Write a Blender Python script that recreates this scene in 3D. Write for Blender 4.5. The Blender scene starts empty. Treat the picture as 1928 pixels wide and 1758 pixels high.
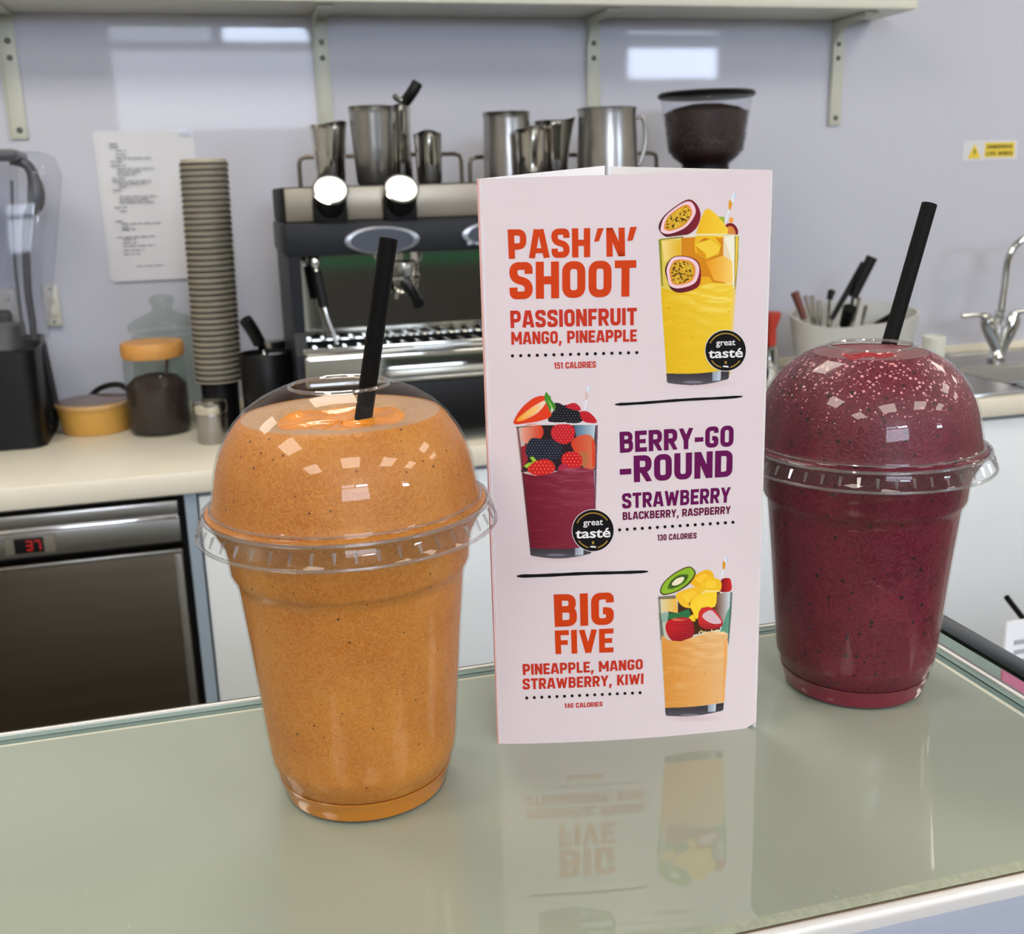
import bpy, bmesh, math, random
import numpy as np
from mathutils import Vector, Matrix
random.seed(7)
rng = np.random.default_rng(7)
SC = bpy.context.scene
COL = SC.collection
PI = math.pi
# ------------------------------------------------------------------ camera
W, H = 1928, 1758
FPX, PITCH, ROLL, YAW = 2030.2, math.radians(14.4854), math.radians(-1.7439), math.radians(14.7343)
CAM = np.array([0, 0, .2066])
FW = np.array([math.sin(YAW)*math.cos(PITCH), math.cos(YAW)*math.cos(PITCH), -math.sin(PITCH)])
_r0 = np.array([math.cos(YAW), -math.sin(YAW), 0]); _u0 = np.cross(_r0, FW)
CR = math.cos(ROLL)*_r0 + math.sin(ROLL)*_u0
CU = -math.sin(ROLL)*_r0 + math.cos(ROLL)*_u0
cd = bpy.data.cameras.new('camera'); cam = bpy.data.objects.new('camera', cd); COL.objects.link(cam)
cd.sensor_fit = 'HORIZONTAL'; cd.sensor_width = 36; cd.lens = FPX/W*36; cd.clip_start = .01; cd.clip_end = 50
cam.matrix_world = Matrix(((CR[0], CU[0], -FW[0], CAM[0]), (CR[1], CU[1], -FW[1], CAM[1]), (CR[2], CU[2], -FW[2], CAM[2]), (0, 0, 0, 1)))
cd.dof.use_dof = True; cd.dof.focus_distance = .40; cd.dof.aperture_fstop = 25
SC.camera = cam
# ------------------------------------------------------------------ world, light, exposure
SC.view_settings.view_transform = 'Standard'; SC.view_settings.look = 'None'
SC.view_settings.gamma = 1; SC.view_settings.use_curve_mapping = False
SC.view_settings.exposure = 0.17
wd = bpy.data.worlds.new('world'); SC.world = wd; wd.use_nodes = True
wd.node_tree.nodes['Background'].inputs[0].default_value = (.75, .85, 1, 1)
wd.node_tree.nodes['Background'].inputs[1].default_value = 1.0
PANEL_L, WINDOW_L, SKY_L = 14.0, 14.0, 60.0
SC.cycles.max_bounces = 10; SC.cycles.transparent_max_bounces = 24; SC.cycles.glossy_bounces = 5
SC.cycles.sample_clamp_indirect = 8
SC.cycles.use_denoising = True
SC.cycles.caustics_reflective = False; SC.cycles.caustics_refractive = False

# ------------------------------------------------------------------ helpers
def ray(x, y):
    d = FW + (x-W/2)/FPX*CR - (y-H/2)/FPX*CU
    return d/np.linalg.norm(d)
def onz(x, y, z):
    d = ray(x, y); return CAM + d*(z-CAM[2])/d[2]
def ony(x, y, Y):
    d = ray(x, y); return CAM + d*(Y-CAM[1])/d[1]
def lin(c):
    return tuple((v/12.92 if v <= .04045 else ((v+.055)/1.055)**2.4) for v in [k/255 for k in c])
def rgb(*c): return lin(c)
def sock(n, *names):
    for s in names:
        if s in n.inputs: return n.inputs[s]
def mat(name, c, rough=.5, metal=0, spec=.5, coat=0, trans=0, ior=None, sss=0, sssr=(1, .5, .25), emit=None, es=0, alpha=1):
    m = bpy.data.materials.new(name); m.use_nodes = True
    b = m.node_tree.nodes['Principled BSDF']
    b.inputs['Base Color'].default_value = (*rgb(*c), 1)
    b.inputs['Roughness'].default_value = rough; b.inputs['Metallic'].default_value = metal
    b.inputs['Specular IOR Level'].default_value = spec
    b.inputs['Coat Weight'].default_value = coat; b.inputs['Coat Roughness'].default_value = .03
    b.inputs['Transmission Weight'].default_value = trans
    if ior: b.inputs['IOR'].default_value = ior
    if sss:
        b.inputs['Subsurface Weight'].default_value = sss; b.inputs['Subsurface Radius'].default_value = sssr
        b.inputs['Subsurface Scale'].default_value = .004
    if emit:
        b.inputs['Emission Color'].default_value = (*rgb(*emit), 1); b.inputs['Emission Strength'].default_value = es
    return m
def N(m, t, **kw):
    n = m.node_tree.nodes.new(t)
    for k, v in kw.items():
        if k.startswith('i_'):
            n.inputs[k[2:].replace('_', ' ')].default_value = v
        else: setattr(n, k, v)
    return n
def L(m, a, b): m.node_tree.links.new(a, b)
def bsdf(m): return m.node_tree.nodes['Principled BSDF']
def vary(m, scale=30, amt=.06, stretch=(1, 1, 1), bump=0, bscale=None):
    """gentle colour variation + optional fine bump"""
    b = bsdf(m); base = tuple(b.inputs['Base Color'].default_value)
    tc = N(m, 'ShaderNodeTexCoord'); mp = N(m, 'ShaderNodeMapping'); mp.inputs['Scale'].default_value = stretch
    L(m, tc.outputs['Object'], mp.inputs['Vector'])
    nz = N(m, 'ShaderNodeTexNoise', i_Scale=scale, i_Detail=4.0); L(m, mp.outputs[0], nz.inputs['Vector'])
    r = N(m, 'ShaderNodeMapRange'); r.inputs[1].default_value = .3; r.inputs[2].default_value = .7
    r.inputs[3].default_value = 1-amt; r.inputs[4].default_value = 1+amt
    L(m, nz.outputs[0], r.inputs[0])
    mx = N(m, 'ShaderNodeVectorMath', operation='SCALE'); mx.inputs[0].default_value = base[:3]
    L(m, r.outputs[0], mx.inputs['Scale']); L(m, mx.outputs[0], b.inputs['Base Color'])
    if bump:
        n2 = N(m, 'ShaderNodeTexNoise', i_Scale=bscale or scale*6, i_Detail=3.0); L(m, mp.outputs[0], n2.inputs['Vector'])
        bp = N(m, 'ShaderNodeBump', i_Strength=bump, i_Distance=.001); L(m, n2.outputs[0], bp.inputs['Height'])
        L(m, bp.outputs[0], b.inputs['Normal'])
    return m
def clear(name, tint=(255, 255, 255), ior=1.45, haze=0.0, rough=.02, hazecol=(255, 255, 255), mul=1.0):
    """thin clear plastic or glass: see-through with a Fresnel sheen"""
    m = bpy.data.materials.new(name); m.use_nodes = True; nt = m.node_tree
    nt.nodes.remove(bsdf(m)); out = nt.nodes['Material Output']
    tr = N(m, 'ShaderNodeBsdfTransparent'); tr.inputs[0].default_value = (*rgb(*tint), 1)
    gl = N(m, 'ShaderNodeBsdfGlossy'); gl.inputs['Roughness'].default_value = rough
    lw = N(m, 'ShaderNodeLayerWeight'); lw.inputs[0].default_value = .5
    pw = N(m, 'ShaderNodeMath', operation='POWER'); pw.inputs[1].default_value = 4.5; L(m, lw.outputs['Facing'], pw.inputs[0])
    fr = N(m, 'ShaderNodeMath', operation='MULTIPLY_ADD'); f0 = 1.3*((ior-1)/(ior+1))**2
    fr.inputs[1].default_value = .75-f0; fr.inputs[2].default_value = f0; L(m, pw.outputs[0], fr.inputs[0])
    last = tr
    if haze:
        df = N(m, 'ShaderNodeBsdfDiffuse'); df.inputs[0].default_value = (*rgb(*hazecol), 1)
        mh = N(m, 'ShaderNodeMixShader'); mh.inputs[0].default_value = haze
        L(m, tr.outputs[0], mh.inputs[1]); L(m, df.outputs[0], mh.inputs[2]); last = mh
    mm = N(m, 'ShaderNodeMath', operation='MULTIPLY', use_clamp=True); mm.inputs[1].default_value = mul
    L(m, fr.outputs[0], mm.inputs[0])
    mx = N(m, 'ShaderNodeMixShader'); L(m, mm.outputs[0], mx.inputs[0]); L(m, last.outputs[0], mx.inputs[1]); L(m, gl.outputs[0], mx.inputs[2])
    L(m, mx.outputs[0], out.inputs[0]); return m

class G:
    """collects verts and faces for one mesh"""
    def __init__(s): s.v = []; s.f = []
    def add(s, v, f):
        o = len(s.v); s.v += [tuple(map(float, p)) for p in v]; s.f += [tuple(i+o for i in q) for q in f]; return s
    def box(s, a, b, bev=0, seg=2, rot=None, at=(0, 0, 0)):
        bm = bmesh.new(); bmesh.ops.create_cube(bm, size=1)
        c = [(a[i]+b[i])/2 for i in range(3)]; d = [abs(b[i]-a[i]) for i in range(3)]
        for v in bm.verts: v.co = Vector((v.co.x*d[0], v.co.y*d[1], v.co.z*d[2]))
        if bev: bmesh.ops.bevel(bm, geom=list(bm.edges), offset=min(bev, min(d)*.49), segments=seg, profile=.5, affect='EDGES')
        M = Matrix.Translation(c) if rot is None else Matrix.Translation(Vector(c)+Vector(at)) @ rot.to_4x4()
        bm.verts.ensure_lookup_table(); bm.verts.index_update()
        s.add([M @ v.co for v in bm.verts], [[v.index for v in f.verts] for f in bm.faces]); bm.free(); return s
    def lathe(s, prof, c=(0, 0, 0), seg=48, M=None, cap0=True, cap1=True, sx=1, sy=1, closed=False):
        n = len(prof); vs = []
        for r, z in prof:
            for k in range(seg):
                a = 2*PI*k/seg; vs.append(Vector((r*math.cos(a)*sx, r*math.sin(a)*sy, z)))
        fs = []
        rg = range(n if closed else n-1)
        for i in rg:
            j = (i+1) % n
            for k in range(seg):
                k2 = (k+1) % seg; fs.append((i*seg+k, i*seg+k2, j*seg+k2, j*seg+k))
        if not closed:
            if cap0 and prof[0][0] > 1e-6: fs.append(tuple(reversed(range(seg))))
            if cap1 and prof[-1][0] > 1e-6: fs.append(tuple(range((n-1)*seg, n*seg)))
        if M is not None: vs = [M @ v for v in vs]
        s.add([v+Vector(c) for v in vs], fs); return s
    def tube(s, pts, r, seg=12, cap=True, rr=None):
        P = [Vector(p) for p in pts]; n = len(P); vs = []
        up = None
        for i in range(n):
            t = (P[min(i+1, n-1)]-P[max(i-1, 0)]).normalized()
            if up is None: up = t.orthogonal().normalized()
            up = (up - t*up.dot(t)).normalized(); sd = t.cross(up)
            q = rr[i] if rr else r
            for k in range(seg):
                a = 2*PI*k/seg; vs.append(P[i]+(up*math.cos(a)+sd*math.sin(a))*q)
        fs = [(i*seg+k, i*seg+(k+1) % seg, (i+1)*seg+(k+1) % seg, (i+1)*seg+k) for i in range(n-1) for k in range(seg)]
        if cap: fs += [tuple(reversed(range(seg))), tuple(range((n-1)*seg, n*seg))]
        return s.add(vs, fs)
    def prism(s, poly, f0, f1):
        """poly of 2D points, f0/f1 map a 2D point to the two end faces"""
        n = len(poly); s.add([f0(p) for p in poly]+[f1(p) for p in poly],
            [tuple(range(n)), tuple(reversed(range(n, 2*n)))]+[(k, k+n, (k+1) % n+n, (k+1) % n) for k in range(n)])
        return s
    def obj(s, name, m, parent=None, smooth=40, fix=True):
        me = bpy.data.meshes.new(name); me.from_pydata(s.v, [], s.f); me.materials.append(m)
        if fix:
            bm = bmesh.new(); bm.from_mesh(me); bmesh.ops.recalc_face_normals(bm, faces=bm.faces); bm.to_mesh(me); bm.free()
        if smooth:
            me.shade_smooth(); me.set_sharp_from_angle(angle=math.radians(smooth))
        me.update()
        o = bpy.data.objects.new(name, me); COL.objects.link(o)
        if parent is not None: o.parent = parent; o.matrix_parent_inverse = parent.matrix_world.inverted()
        return o
def arc(pts, n=8):
    """smooth path through points (Catmull-Rom)"""
    P = [Vector(p) for p in pts]; P = [P[0]*2-P[1]]+P+[P[-1]*2-P[-2]]; out = []
    for i in range(1, len(P)-2):
        for k in range(n):
            t = k/n; a, b, c, d = P[i-1:i+3]
            out.append(.5*((2*b)+(-a+c)*t+(2*a-5*b+4*c-d)*t*t+(-a+3*b-3*c+d)*t**3))
    return out+[P[-2]]
def spl(prof, n=5):
    return [(max(0, p.x), p.y) for p in arc([(r, z, 0) for r, z in prof], n)]
def thing(name, label, cat, loc=(0, 0, 0), group=None):
    o = bpy.data.objects.new(name, None); COL.objects.link(o); o.empty_display_size = .02
    o.location = tuple(float(x) for x in loc); o['label'] = label; o['category'] = cat
    if group: o['group'] = group
    bpy.context.view_layer.update(); return o
def tag(o, label, cat, group=None, kind=None):
    o['label'] = label; o['category'] = cat
    if group: o['group'] = group
    if kind: o['kind'] = kind
    return o
def struct(o, label=None):
    o['kind'] = 'structure'
    if label: o['label'] = label
    return o
def dup(root, loc, label, group=None):
    r = root.copy(); COL.objects.link(r); r.location = loc; r['label'] = label
    if group: r['group'] = group
    for ch in list(root.children):
        c = ch.copy(); COL.objects.link(c); c.parent = r; c.matrix_parent_inverse = ch.matrix_parent_inverse
        for g in ch.children:
            d = g.copy(); COL.objects.link(d); d.parent = c; d.matrix_parent_inverse = g.matrix_parent_inverse
    return r

# ------------------------------------------------------------------ materials
M = {}
M['wall'] = vary(mat('glossy_wall_panel', (199, 201, 212), .035, spec=.13), 1.2, .025)
M['wall_matt'] = mat('painted_wall', (190, 186, 176), .7)
M['ceiling'] = mat('ceiling', (215, 213, 208), .8)
M['floor'] = vary(mat('floor_vinyl', (96, 92, 88), .35), 8, .1)
M['panel_light'] = mat('light_panel', (255, 255, 255), .5, emit=(255, 246, 232), es=PANEL_L)
M['window_day'] = mat('daylit_window', (200, 220, 255), .3, emit=(222, 229, 246), es=WINDOW_L)
M['window_sky'] = mat('sky_pane', (200, 220, 255), .3, emit=(215, 230, 255), es=SKY_L)
M['white_paint'] = mat('white_lacquer', (214, 216, 208), .3)
M['shelf'] = mat('shelf_laminate', (216, 216, 200), .35)
M['bracket'] = mat('bracket_enamel', (196, 198, 184), .4)
M['screw'] = mat('dull_screw', (90, 92, 86), .4, metal=.8)
M['worktop'] = vary(mat('cream_worktop', (226, 220, 202), .32), 25, .02)
M['cab_white'] = vary(mat('cabinet_white', (230, 236, 240), .35), 3, .02)
M['cab_blue'] = mat('cabinet_edge_grey', (150, 166, 182), .5)
M['gap'] = mat('dark_gap', (20, 20, 20), .8)
M['steel'] = vary(mat('brushed_steel', (170, 168, 164), .28, metal=1), 40, .05, (.05, 1, 1))
M['steel_dark'] = vary(mat('fridge_steel', (112, 102, 90), .28, metal=1), 30, .08, (.04, 1, 1))
M['chrome'] = mat('chrome', (215, 215, 212), .08, metal=1)
M['mirror'] = mat('polished_steel', (200, 200, 196), .06, metal=1)
M['jug'] = mat('jug_steel', (214, 211, 204), .09, metal=1)
M['black'] = mat('black_plastic', (13, 13, 14), .42, spec=.25)
M['black_matt'] = mat('black_matt', (13, 13, 14), .6, spec=.25)
M['machine_grey'] = mat('machine_charcoal', (30, 33, 39), .45, spec=.25)
M['machine_beige'] = mat('machine_panel', (150, 142, 128), .35, metal=.6)
M['cap_glare'] = mat('painted_cap_glare', (250, 250, 240), .2, emit=(255, 252, 240), es=1.3)  # glare on the polished knob caps, put in as a white glow
M['badge_ring'] = mat('badge_silver', (150, 152, 158), .3, metal=.8)
M['badge_face'] = mat('badge_face', (58, 64, 78), .4)
M['glass_jar'] = clear('jar_glass', (240, 244, 241), 1.5, .01, .03, mul=.7)
M['wood'] = vary(mat('bamboo', (206, 148, 76), .5), 30, .1, (1, 1, 8))
M['cocoa'] = vary(mat('ground_cocoa', (46, 26, 20), .9), 400, .3, bump=.6)
M['beans'] = mat('coffee_beans', (48, 30, 24), .45)
M['kraft'] = vary(mat('kraft_card', (206, 158, 74), .55), 60, .04)
M['cup_paper'] = vary(mat('cup_card', (172, 163, 144), .6), 40, .03)
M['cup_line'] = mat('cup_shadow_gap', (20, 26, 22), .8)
M['paper'] = mat('white_paper', (214, 215, 220), .7)
M['ink_grey'] = mat('ink_grey', (150, 152, 158), .7)
M['ink_black'] = mat('ink_black', (26, 24, 26), .55)
M['yellow'] = mat('sign_yellow', (232, 205, 60), .5)
M['socket'] = mat('socket_plastic', (208, 206, 192), .35)
M['red'] = mat('red_plastic', (178, 50, 34), .4)
M['red_led'] = mat('red_digits', (200, 30, 30), .4, emit=(255, 40, 40), es=.05)
M['brown'] = mat('brown_wood', (104, 58, 46), .5)
M['ceramic'] = mat('off_white_plastic', (196, 196, 190), .3)
M['grey_plastic'] = mat('grey_handle', (72, 74, 80), .25)
M['clear_plastic'] = clear('clear_enclosure', (246, 247, 250), 1.45, .012, .05, mul=.7)
M['straw'] = mat('black_paper_straw', (9, 9, 9), .55, spec=.12)
vary(M['straw'], 900, .3, bump=.15)
M['cup_plastic'] = clear('clear_cup_plastic', (252, 252, 252), 1.46, .003, .025, mul=.42)
M['lid_plastic'] = clear('clear_lid_plastic', (250, 250, 250), 1.46, .008, .025, mul=.5)
M['led'] = mat('led_tube', (255, 255, 255), .4, emit=(225, 240, 255), es=14)

# ================================================================== room shell
YW = 2.56; ZW = -.271; ZF = -1.17; ZC = 1.45; XL, XR, YF = -2.4, 4.6, -3.0
G().box((XL, YW, ZF), (XR, YW+.1, ZC)).obj('wall_back', M['wall'])
G().box((XL-.1, YF, ZF), (XL, YW, ZC)).obj('wall_left', M['wall_matt'])
G().box((XR, YF, ZF), (XR+.1, YW, ZC)).obj('wall_right', M['wall_matt'])
G().box((XL, YF-.1, ZF), (XR, YF, ZC)).obj('wall_front', M['wall_matt'])
G().box((XL, YF, ZF-.1), (XR, YW, ZF)).obj('floor', M['floor'])
G().box((XL, YF, ZC), (XR, YW, ZC+.1)).obj('ceiling', M['ceiling'])
for n in ('wall_back', 'wall_left', 'wall_right', 'wall_front', 'floor', 'ceiling'): struct(bpy.data.objects[n])
# recessed ceiling panels, 600 mm on a 1.2 m grid
for y, xs_ in ((-1.12, (-1.1, .05, 1.2, 2.35)), (.08, (-1.1, 2.35, 3.5)), (1.3, (-1.1, .05, 2.35, 3.5))):  # far right column added to light the wall on the right
    for x in xs_:
        t = thing('ceiling_light', 'ceiling light panel out of the picture, '+{-1.12: 'customer side row', .08: 'middle row', 1.3: 'back wall row'}[y]+{-1.1: ', far left', .05: ', second from the left', 1.2: ', middle', 2.35: ', right of the sign', 3.5: ', far right, added fill light'}[x], 'light', (x, y, ZC-.02), 'square panels set in the ceiling')
        G().box((x-.25, y-.25, ZC-.012), (x+.25, y+.25, ZC-.002)).obj('diffuser', M['panel_light'], t)
        g = G()
        for a, b in (((x-.28, y-.28), (x+.28, y-.25)), ((x-.28, y+.25), (x+.28, y+.28)), ((x-.28, y-.25), (x-.25, y+.25)), ((x+.25, y-.25), (x+.28, y+.25))):
            g.box((*a, ZC-.016), (*b, ZC-.001))
        g.obj('frame', M['white_paint'], t)
# shop-front glazing behind the camera (seen only as reflections)
def window(n, x0, x1, z0, z1, m, bars=0):
    w = G().box((x0, YF+.002, z0), (x1, YF+.01, z1)).obj('window_%d' % n, m); struct(w)
    g = G(); f = .04
    g.box((x0-f, YF, z0-f), (x1+f, YF+.05, z0)); g.box((x0-f, YF, z1), (x1+f, YF+.05, z1+f))
    g.box((x0-f, YF, z0), (x0, YF+.05, z1)); g.box((x1, YF, z0), (x1+f, YF+.05, z1))
    for k in range(bars):
        xx = x0+(x1-x0)*(k+1)/(bars+1); g.box((xx-.02, YF+.01, z0), (xx+.02, YF+.05, z1))
    g.obj('window_frame', M['white_paint'], w)
window(1, -.55, .80, .66, 1.17, M['window_day'])
window(2, .18, .76, 1.235, 1.375, M['window_sky'])
window(5, -.55, .10, 1.235, 1.40, M['window_day'])
d_ = G().box((XL, YF+.001, ZF), (XR, YF+.02, -.06)).obj('unseen_dark_band', mat('band_charcoal', (66, 64, 60), .5)); struct(d_)  # unseen dark band added to darken what the polished machine mirrors
d_ = G().box((XL, YF+.021, -.26), (XR, YF+.024, -.20)).obj('unseen_green_band', mat('band_green', (30, 120, 80), .5)); struct(d_)  # unseen stripe added for the green line mirrored in the splashback
window(3, 3.12, 3.86, .98, 1.2, M['window_sky'])
window(4, 3.12, 3.86, 1.29, 1.36, M['window_day'])

# ================================================================== display case with its glass top
case = thing('display_case', 'glass-topped display counter with pale green surface and aluminium front rail', 'counter', (0, .33, ZF))
mt = mat('green_glass_top', (150, 154, 138), .0, spec=.5, ior=1.8)
# faint smears, dust specks on the back-painted glass
b = bsdf(mt); tc = N(mt, 'ShaderNodeTexCoord')
nz = N(mt, 'ShaderNodeTexNoise', i_Scale=7.0, i_Detail=3.0); L(mt, tc.outputs['Object'], nz.inputs[0])
vo = N(mt, 'ShaderNodeTexVoronoi', i_Scale=130.0); L(mt, tc.outputs['Object'], vo.inputs[0])
lt = N(mt, 'ShaderNodeMath', operation='LESS_THAN'); lt.inputs[1].default_value = .045; L(mt, vo.outputs['Distance'], lt.inputs[0])
wn = N(mt, 'ShaderNodeTexNoise', i_Scale=60.0); L(mt, tc.outputs['Object'], wn.inputs[0])
gt = N(mt, 'ShaderNodeMath', operation='GREATER_THAN'); gt.inputs[1].default_value = .6; L(mt, wn.outputs[0], gt.inputs[0])
mu = N(mt, 'ShaderNodeMath', operation='MULTIPLY'); L(mt, lt.outputs[0], mu.inputs[0]); L(mt, gt.outputs[0], mu.inputs[1])
mu2 = N(mt, 'ShaderNodeMath', operation='MULTIPLY'); L(mt, mu.outputs[0], mu2.inputs[0]); mu2.inputs[1].default_value = .35
c1 = N(mt, 'ShaderNodeMix', data_type='RGBA'); c1.inputs['A'].default_value = (*rgb(149, 157, 141), 1); c1.inputs['B'].default_value = (*rgb(158, 165, 150), 1)
L(mt, nz.outputs[0], c1.inputs['Factor'])
c2 = N(mt, 'ShaderNodeMix', data_type='RGBA'); L(mt, mu2.outputs[0], c2.inputs['Factor']); L(mt, c1.outputs['Result'], c2.inputs['A']); c2.inputs['B'].default_value = (*rgb(225, 225, 215), 1)
L(mt, c2.outputs['Result'], b.inputs['Base Color'])
XE, YB, YFR = .2885, .4235, .2435      # flat glass: right, back and front limits
XS = -.9
def rim(name, o0, o1, z0, z1, m):
    """strip running along the back and the right side, o = distance outside the flat glass"""
    g = G()
    def q(o, z): return [(XS, YB+o, z), (XE+o, YB+o, z), (XE+o, YFR-.02, z)]
    a, b_, c_, d_ = q(o0, z0[0]), q(o1, z0[1]), q(o1, z1), q(o0, z1)
    vs = []
    for k in range(3): vs += [a[k], b_[k], c_[k], d_[k]]
    fs = []
    for k in (0, 4): fs += [(k, k+1, k+5, k+4), (k+1, k+2, k+6, k+5), (k+2, k+3, k+7, k+6), (k+3, k, k+4, k+7)]
    fs += [(0, 1, 2, 3), (8, 9, 10, 11)]
    g.add(vs, fs); return g.obj(name, m, case, smooth=0)
g = G().box((XS, YFR, -.012), (XE, YB, 0)); g.obj('glass_top', mt, case, smooth=0)
rim('glass_bevel', 0, .0028, (0, -.0006), -.012, mat('bevel_cream', (205, 205, 180), .15))
rim('glass_edge', .0028, .0060, (-.0006, -.0006), -.012, mat('edge_teal', (104, 124, 116), .08))
rim('seal', .0060, .0070, (-.001, -.001), -.012, mat('seal_dark', (32, 42, 40), .5))
rim('inner_edge', .0070, .0104, (-.0006, -.0006), -.012, mat('edge_pale_teal', (128, 148, 142), .06))
rim('trim', .0104, .0122, (.0002, .0002), -.012, mat('trim_white', (225, 225, 220), .3))
rim('outer_trim', .0122, .0152, (-.0002, -.0008), -.016, mat('trim_taupe', (112, 104, 98), .25, metal=.5))
# front: bevelled glass edge, gasket, rounded aluminium rail
g = G().add([(XS, YFR, 0), (XE+.015, YFR, 0), (XE+.015, YFR-.0030, -.0012), (XS, YFR-.0030, -.0012)], [(0, 1, 2, 3)])
g.obj('front_bevel', vary(mat('front_bevel_green', (150, 154, 134), .3), 500, .12), case, smooth=0)
G().box((XS, YFR-.0036, -.01), (XE+.015, YFR-.0028, -.0016)).obj('gasket', mat('gasket_brown', (128, 112, 96), .6), case)
m_rail = vary(mat('brushed_aluminium', (182, 190, 206), .4, metal=.3), 60, .07, (.02, 1, 1))
m_edge = mat('rail_edge_bright', (232, 230, 226), .28, metal=.25)
y0 = YFR-.0036; pr = [(y0, -.0016), (y0-.001, -.0008)]
for k in range(9):
    a = PI/2*(k/8); pr.append((y0-.0016-.0024*math.sin(a), -.0032+.0024*math.cos(a)))
pr += [(y0-.0040, -.0060)]
g = G(); vs = []
for y, z in pr: vs += [(XS, y, z), (XE+.015, y, z)]
g.add(vs, [(2*k, 2*k+1, 2*k+3, 2*k+2) for k in range(len(pr)-1)]); g.obj('rail_nosing', m_edge, case)
G().box((XS, y0-.0041, -.30), (XE+.015, y0-.0005, -.0060), bev=.0004).obj('front_rail', m_rail, case)
G().box((XS, YFR-.004, ZF), (XE+.004, YB+.008, -.0165)).obj('cabinet', M['white_paint'], case, smooth=0)
# neighbouring glazed unit on the right: dark green edge of its side pane, lower shelf, lit strip
unit = thing('glass_display_unit', 'neighbouring glass unit, a thick dark green pane edge right of the berry smoothie', 'display unit', (.6, .6, ZF))
G().box((.3158, .20, -.42), (.3278, .462, -.0035), bev=.0006).obj('side_pane', clear('pane_glass', (232, 242, 236), 1.5, 0, .01), unit)
G().box((.3156, .20, -.0040), (.3280, .462, -.0018), bev=.0004).obj('pane_edge', mat('glass_edge_dark_green', (16, 26, 22), .12), unit)
G().box((.3165, .55, -.45), (1.7, 1.05, -.42), bev=.003).obj('lower_shelf', M['white_paint'], unit)
G().box((.33, .6, ZF), (1.68, 1.03, -.45)).obj('base_cabinet', M['cab_white'], unit)
g = G()
g.box((.34, .56, -.418), (.36, .58, -.36)); g.obj('lamp_post', M['chrome'], unit); G().box((.64, .56, -.418), (.66, .58, -.36)).obj('lamp_post', M['chrome'], unit)
G().tube([(.33, .57, -.352), (.67, .57, -.352)], .011).obj('light_tube', M['led'], unit)

# ================================================================== menu sign
SA = np.array([.0874, .3647, 0]); SB = np.array([.1865, .3461, 0])
SU = (SB-SA)/np.linalg.norm(SB-SA); SWD = float(np.linalg.norm(SB-SA)); SH = .2100
SN = np.array([SU[1], -SU[0], 0])
if SN[1] > 0: SN = -SN
def bulge(u, v): return .0030*math.sin(PI*min(max(u, 0), 1))**.8*max(0, 1-v)**2.2
def spt(u, v, off=0):
    return SA + SU*(u*SWD) + np.array([0, 0, v*SH]) + SN*(bulge(u, v)+off)
def suv(x, y):
    """where a printed point of the card lies: u across, v up"""
    d = ray(x, y); e = 0
    for _ in range(4):
        o = SA+SN*e; p = CAM+d*(np.dot(o-CAM, SN)/np.dot(d, SN))
        u = float(np.dot(p-SA, SU)/SWD); v = float(p[2]/SH); e = bulge(u, v)
    return u, v
PINK = (220, 206, 208)
sign = thing('menu_sign', 'upright pale pink smoothie menu card printed with three drinks, between the two cups', 'menu sign', tuple(SA*.5+SB*.5+np.array([0, .02, 0])))
m_card = vary(mat('pink_card', PINK, .6, spec=.12), 20, .012)
g = G(); NU, NV = 24, 40; vs = []; 
def vb(u):  # bottom outline: right corner is rounded
    return .0 if u < .955 else .010*(1-math.sqrt(max(0, 1-((u-.955)/.045)**2)))
for off in (0, -.0006):
    for j in range(NV+1):
        for i in range(NU+1):
            u = i/NU; u = u if u < .9 else .9+(u-.9); v = vb(u)+(1-vb(u))*(j/NV)**1.5
            vs.append(spt(u, v, off))
n1 = (NU+1)*(NV+1); fs = []
for j in range(NV):
    for i in range(NU):
        a = j*(NU+1)+i; fs += [(a, a+1, a+NU+2, a+NU+1), (a+n1, a+NU+1+n1, a+NU+2+n1, a+1+n1)]
for i in range(NU):
    a = i; fs.append((a, a+n1, a+1+n1, a+1)); a = NV*(NU+1)+i; fs.append((a, a+1, a+1+n1, a+n1))
for j in range(NV):
    a = j*(NU+1); fs.append((a, a+NU+1, a+NU+1+n1, a+n1)); a += NU; fs.append((a, a+n1, a+NU+1+n1, a+NU+1))
g.add(vs, fs).obj('front_panel', m_card, sign)
AP = np.array([.1515, .4150, 0])           # rear fold of the three-sided stand
def side(name, P, Q, hp, hq, m):
    g = G(); d = (Q-P)/np.linalg.norm(Q-P); nn = np.array([-d[1], d[0], 0])*.0003
    z = np.array([0, 0, 1.])
    vs = [P-nn, Q-nn, Q-nn+z*hq, P-nn+z*hp, P+nn, Q+nn, Q+nn+z*hq, P+nn+z*hp]
    g.add(vs, [(0, 1, 2, 3), (7, 6, 5, 4), (0, 4, 5, 1), (1, 5, 6, 2), (2, 6, 7, 3), (3, 7, 4, 0)]); return g.obj(name, m, sign, smooth=0)
m_side = mat('card_reverse', (232, 231, 232), .6)
side('side_panel', SA+SU*.0004, AP-np.array([.0012, 0, 0]), SH, .2141, m_side)
side('side_panel', SB-SU*.0004, AP+np.array([.0012, -.0002, 0]), SH, .2138, m_side)
side('fold_edge', SA-SU*.0005+SN*.0001, SA+SU*.0002-SN*.0006, SH, SH, mat('fold_red', (222, 176, 170), .6))

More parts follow.
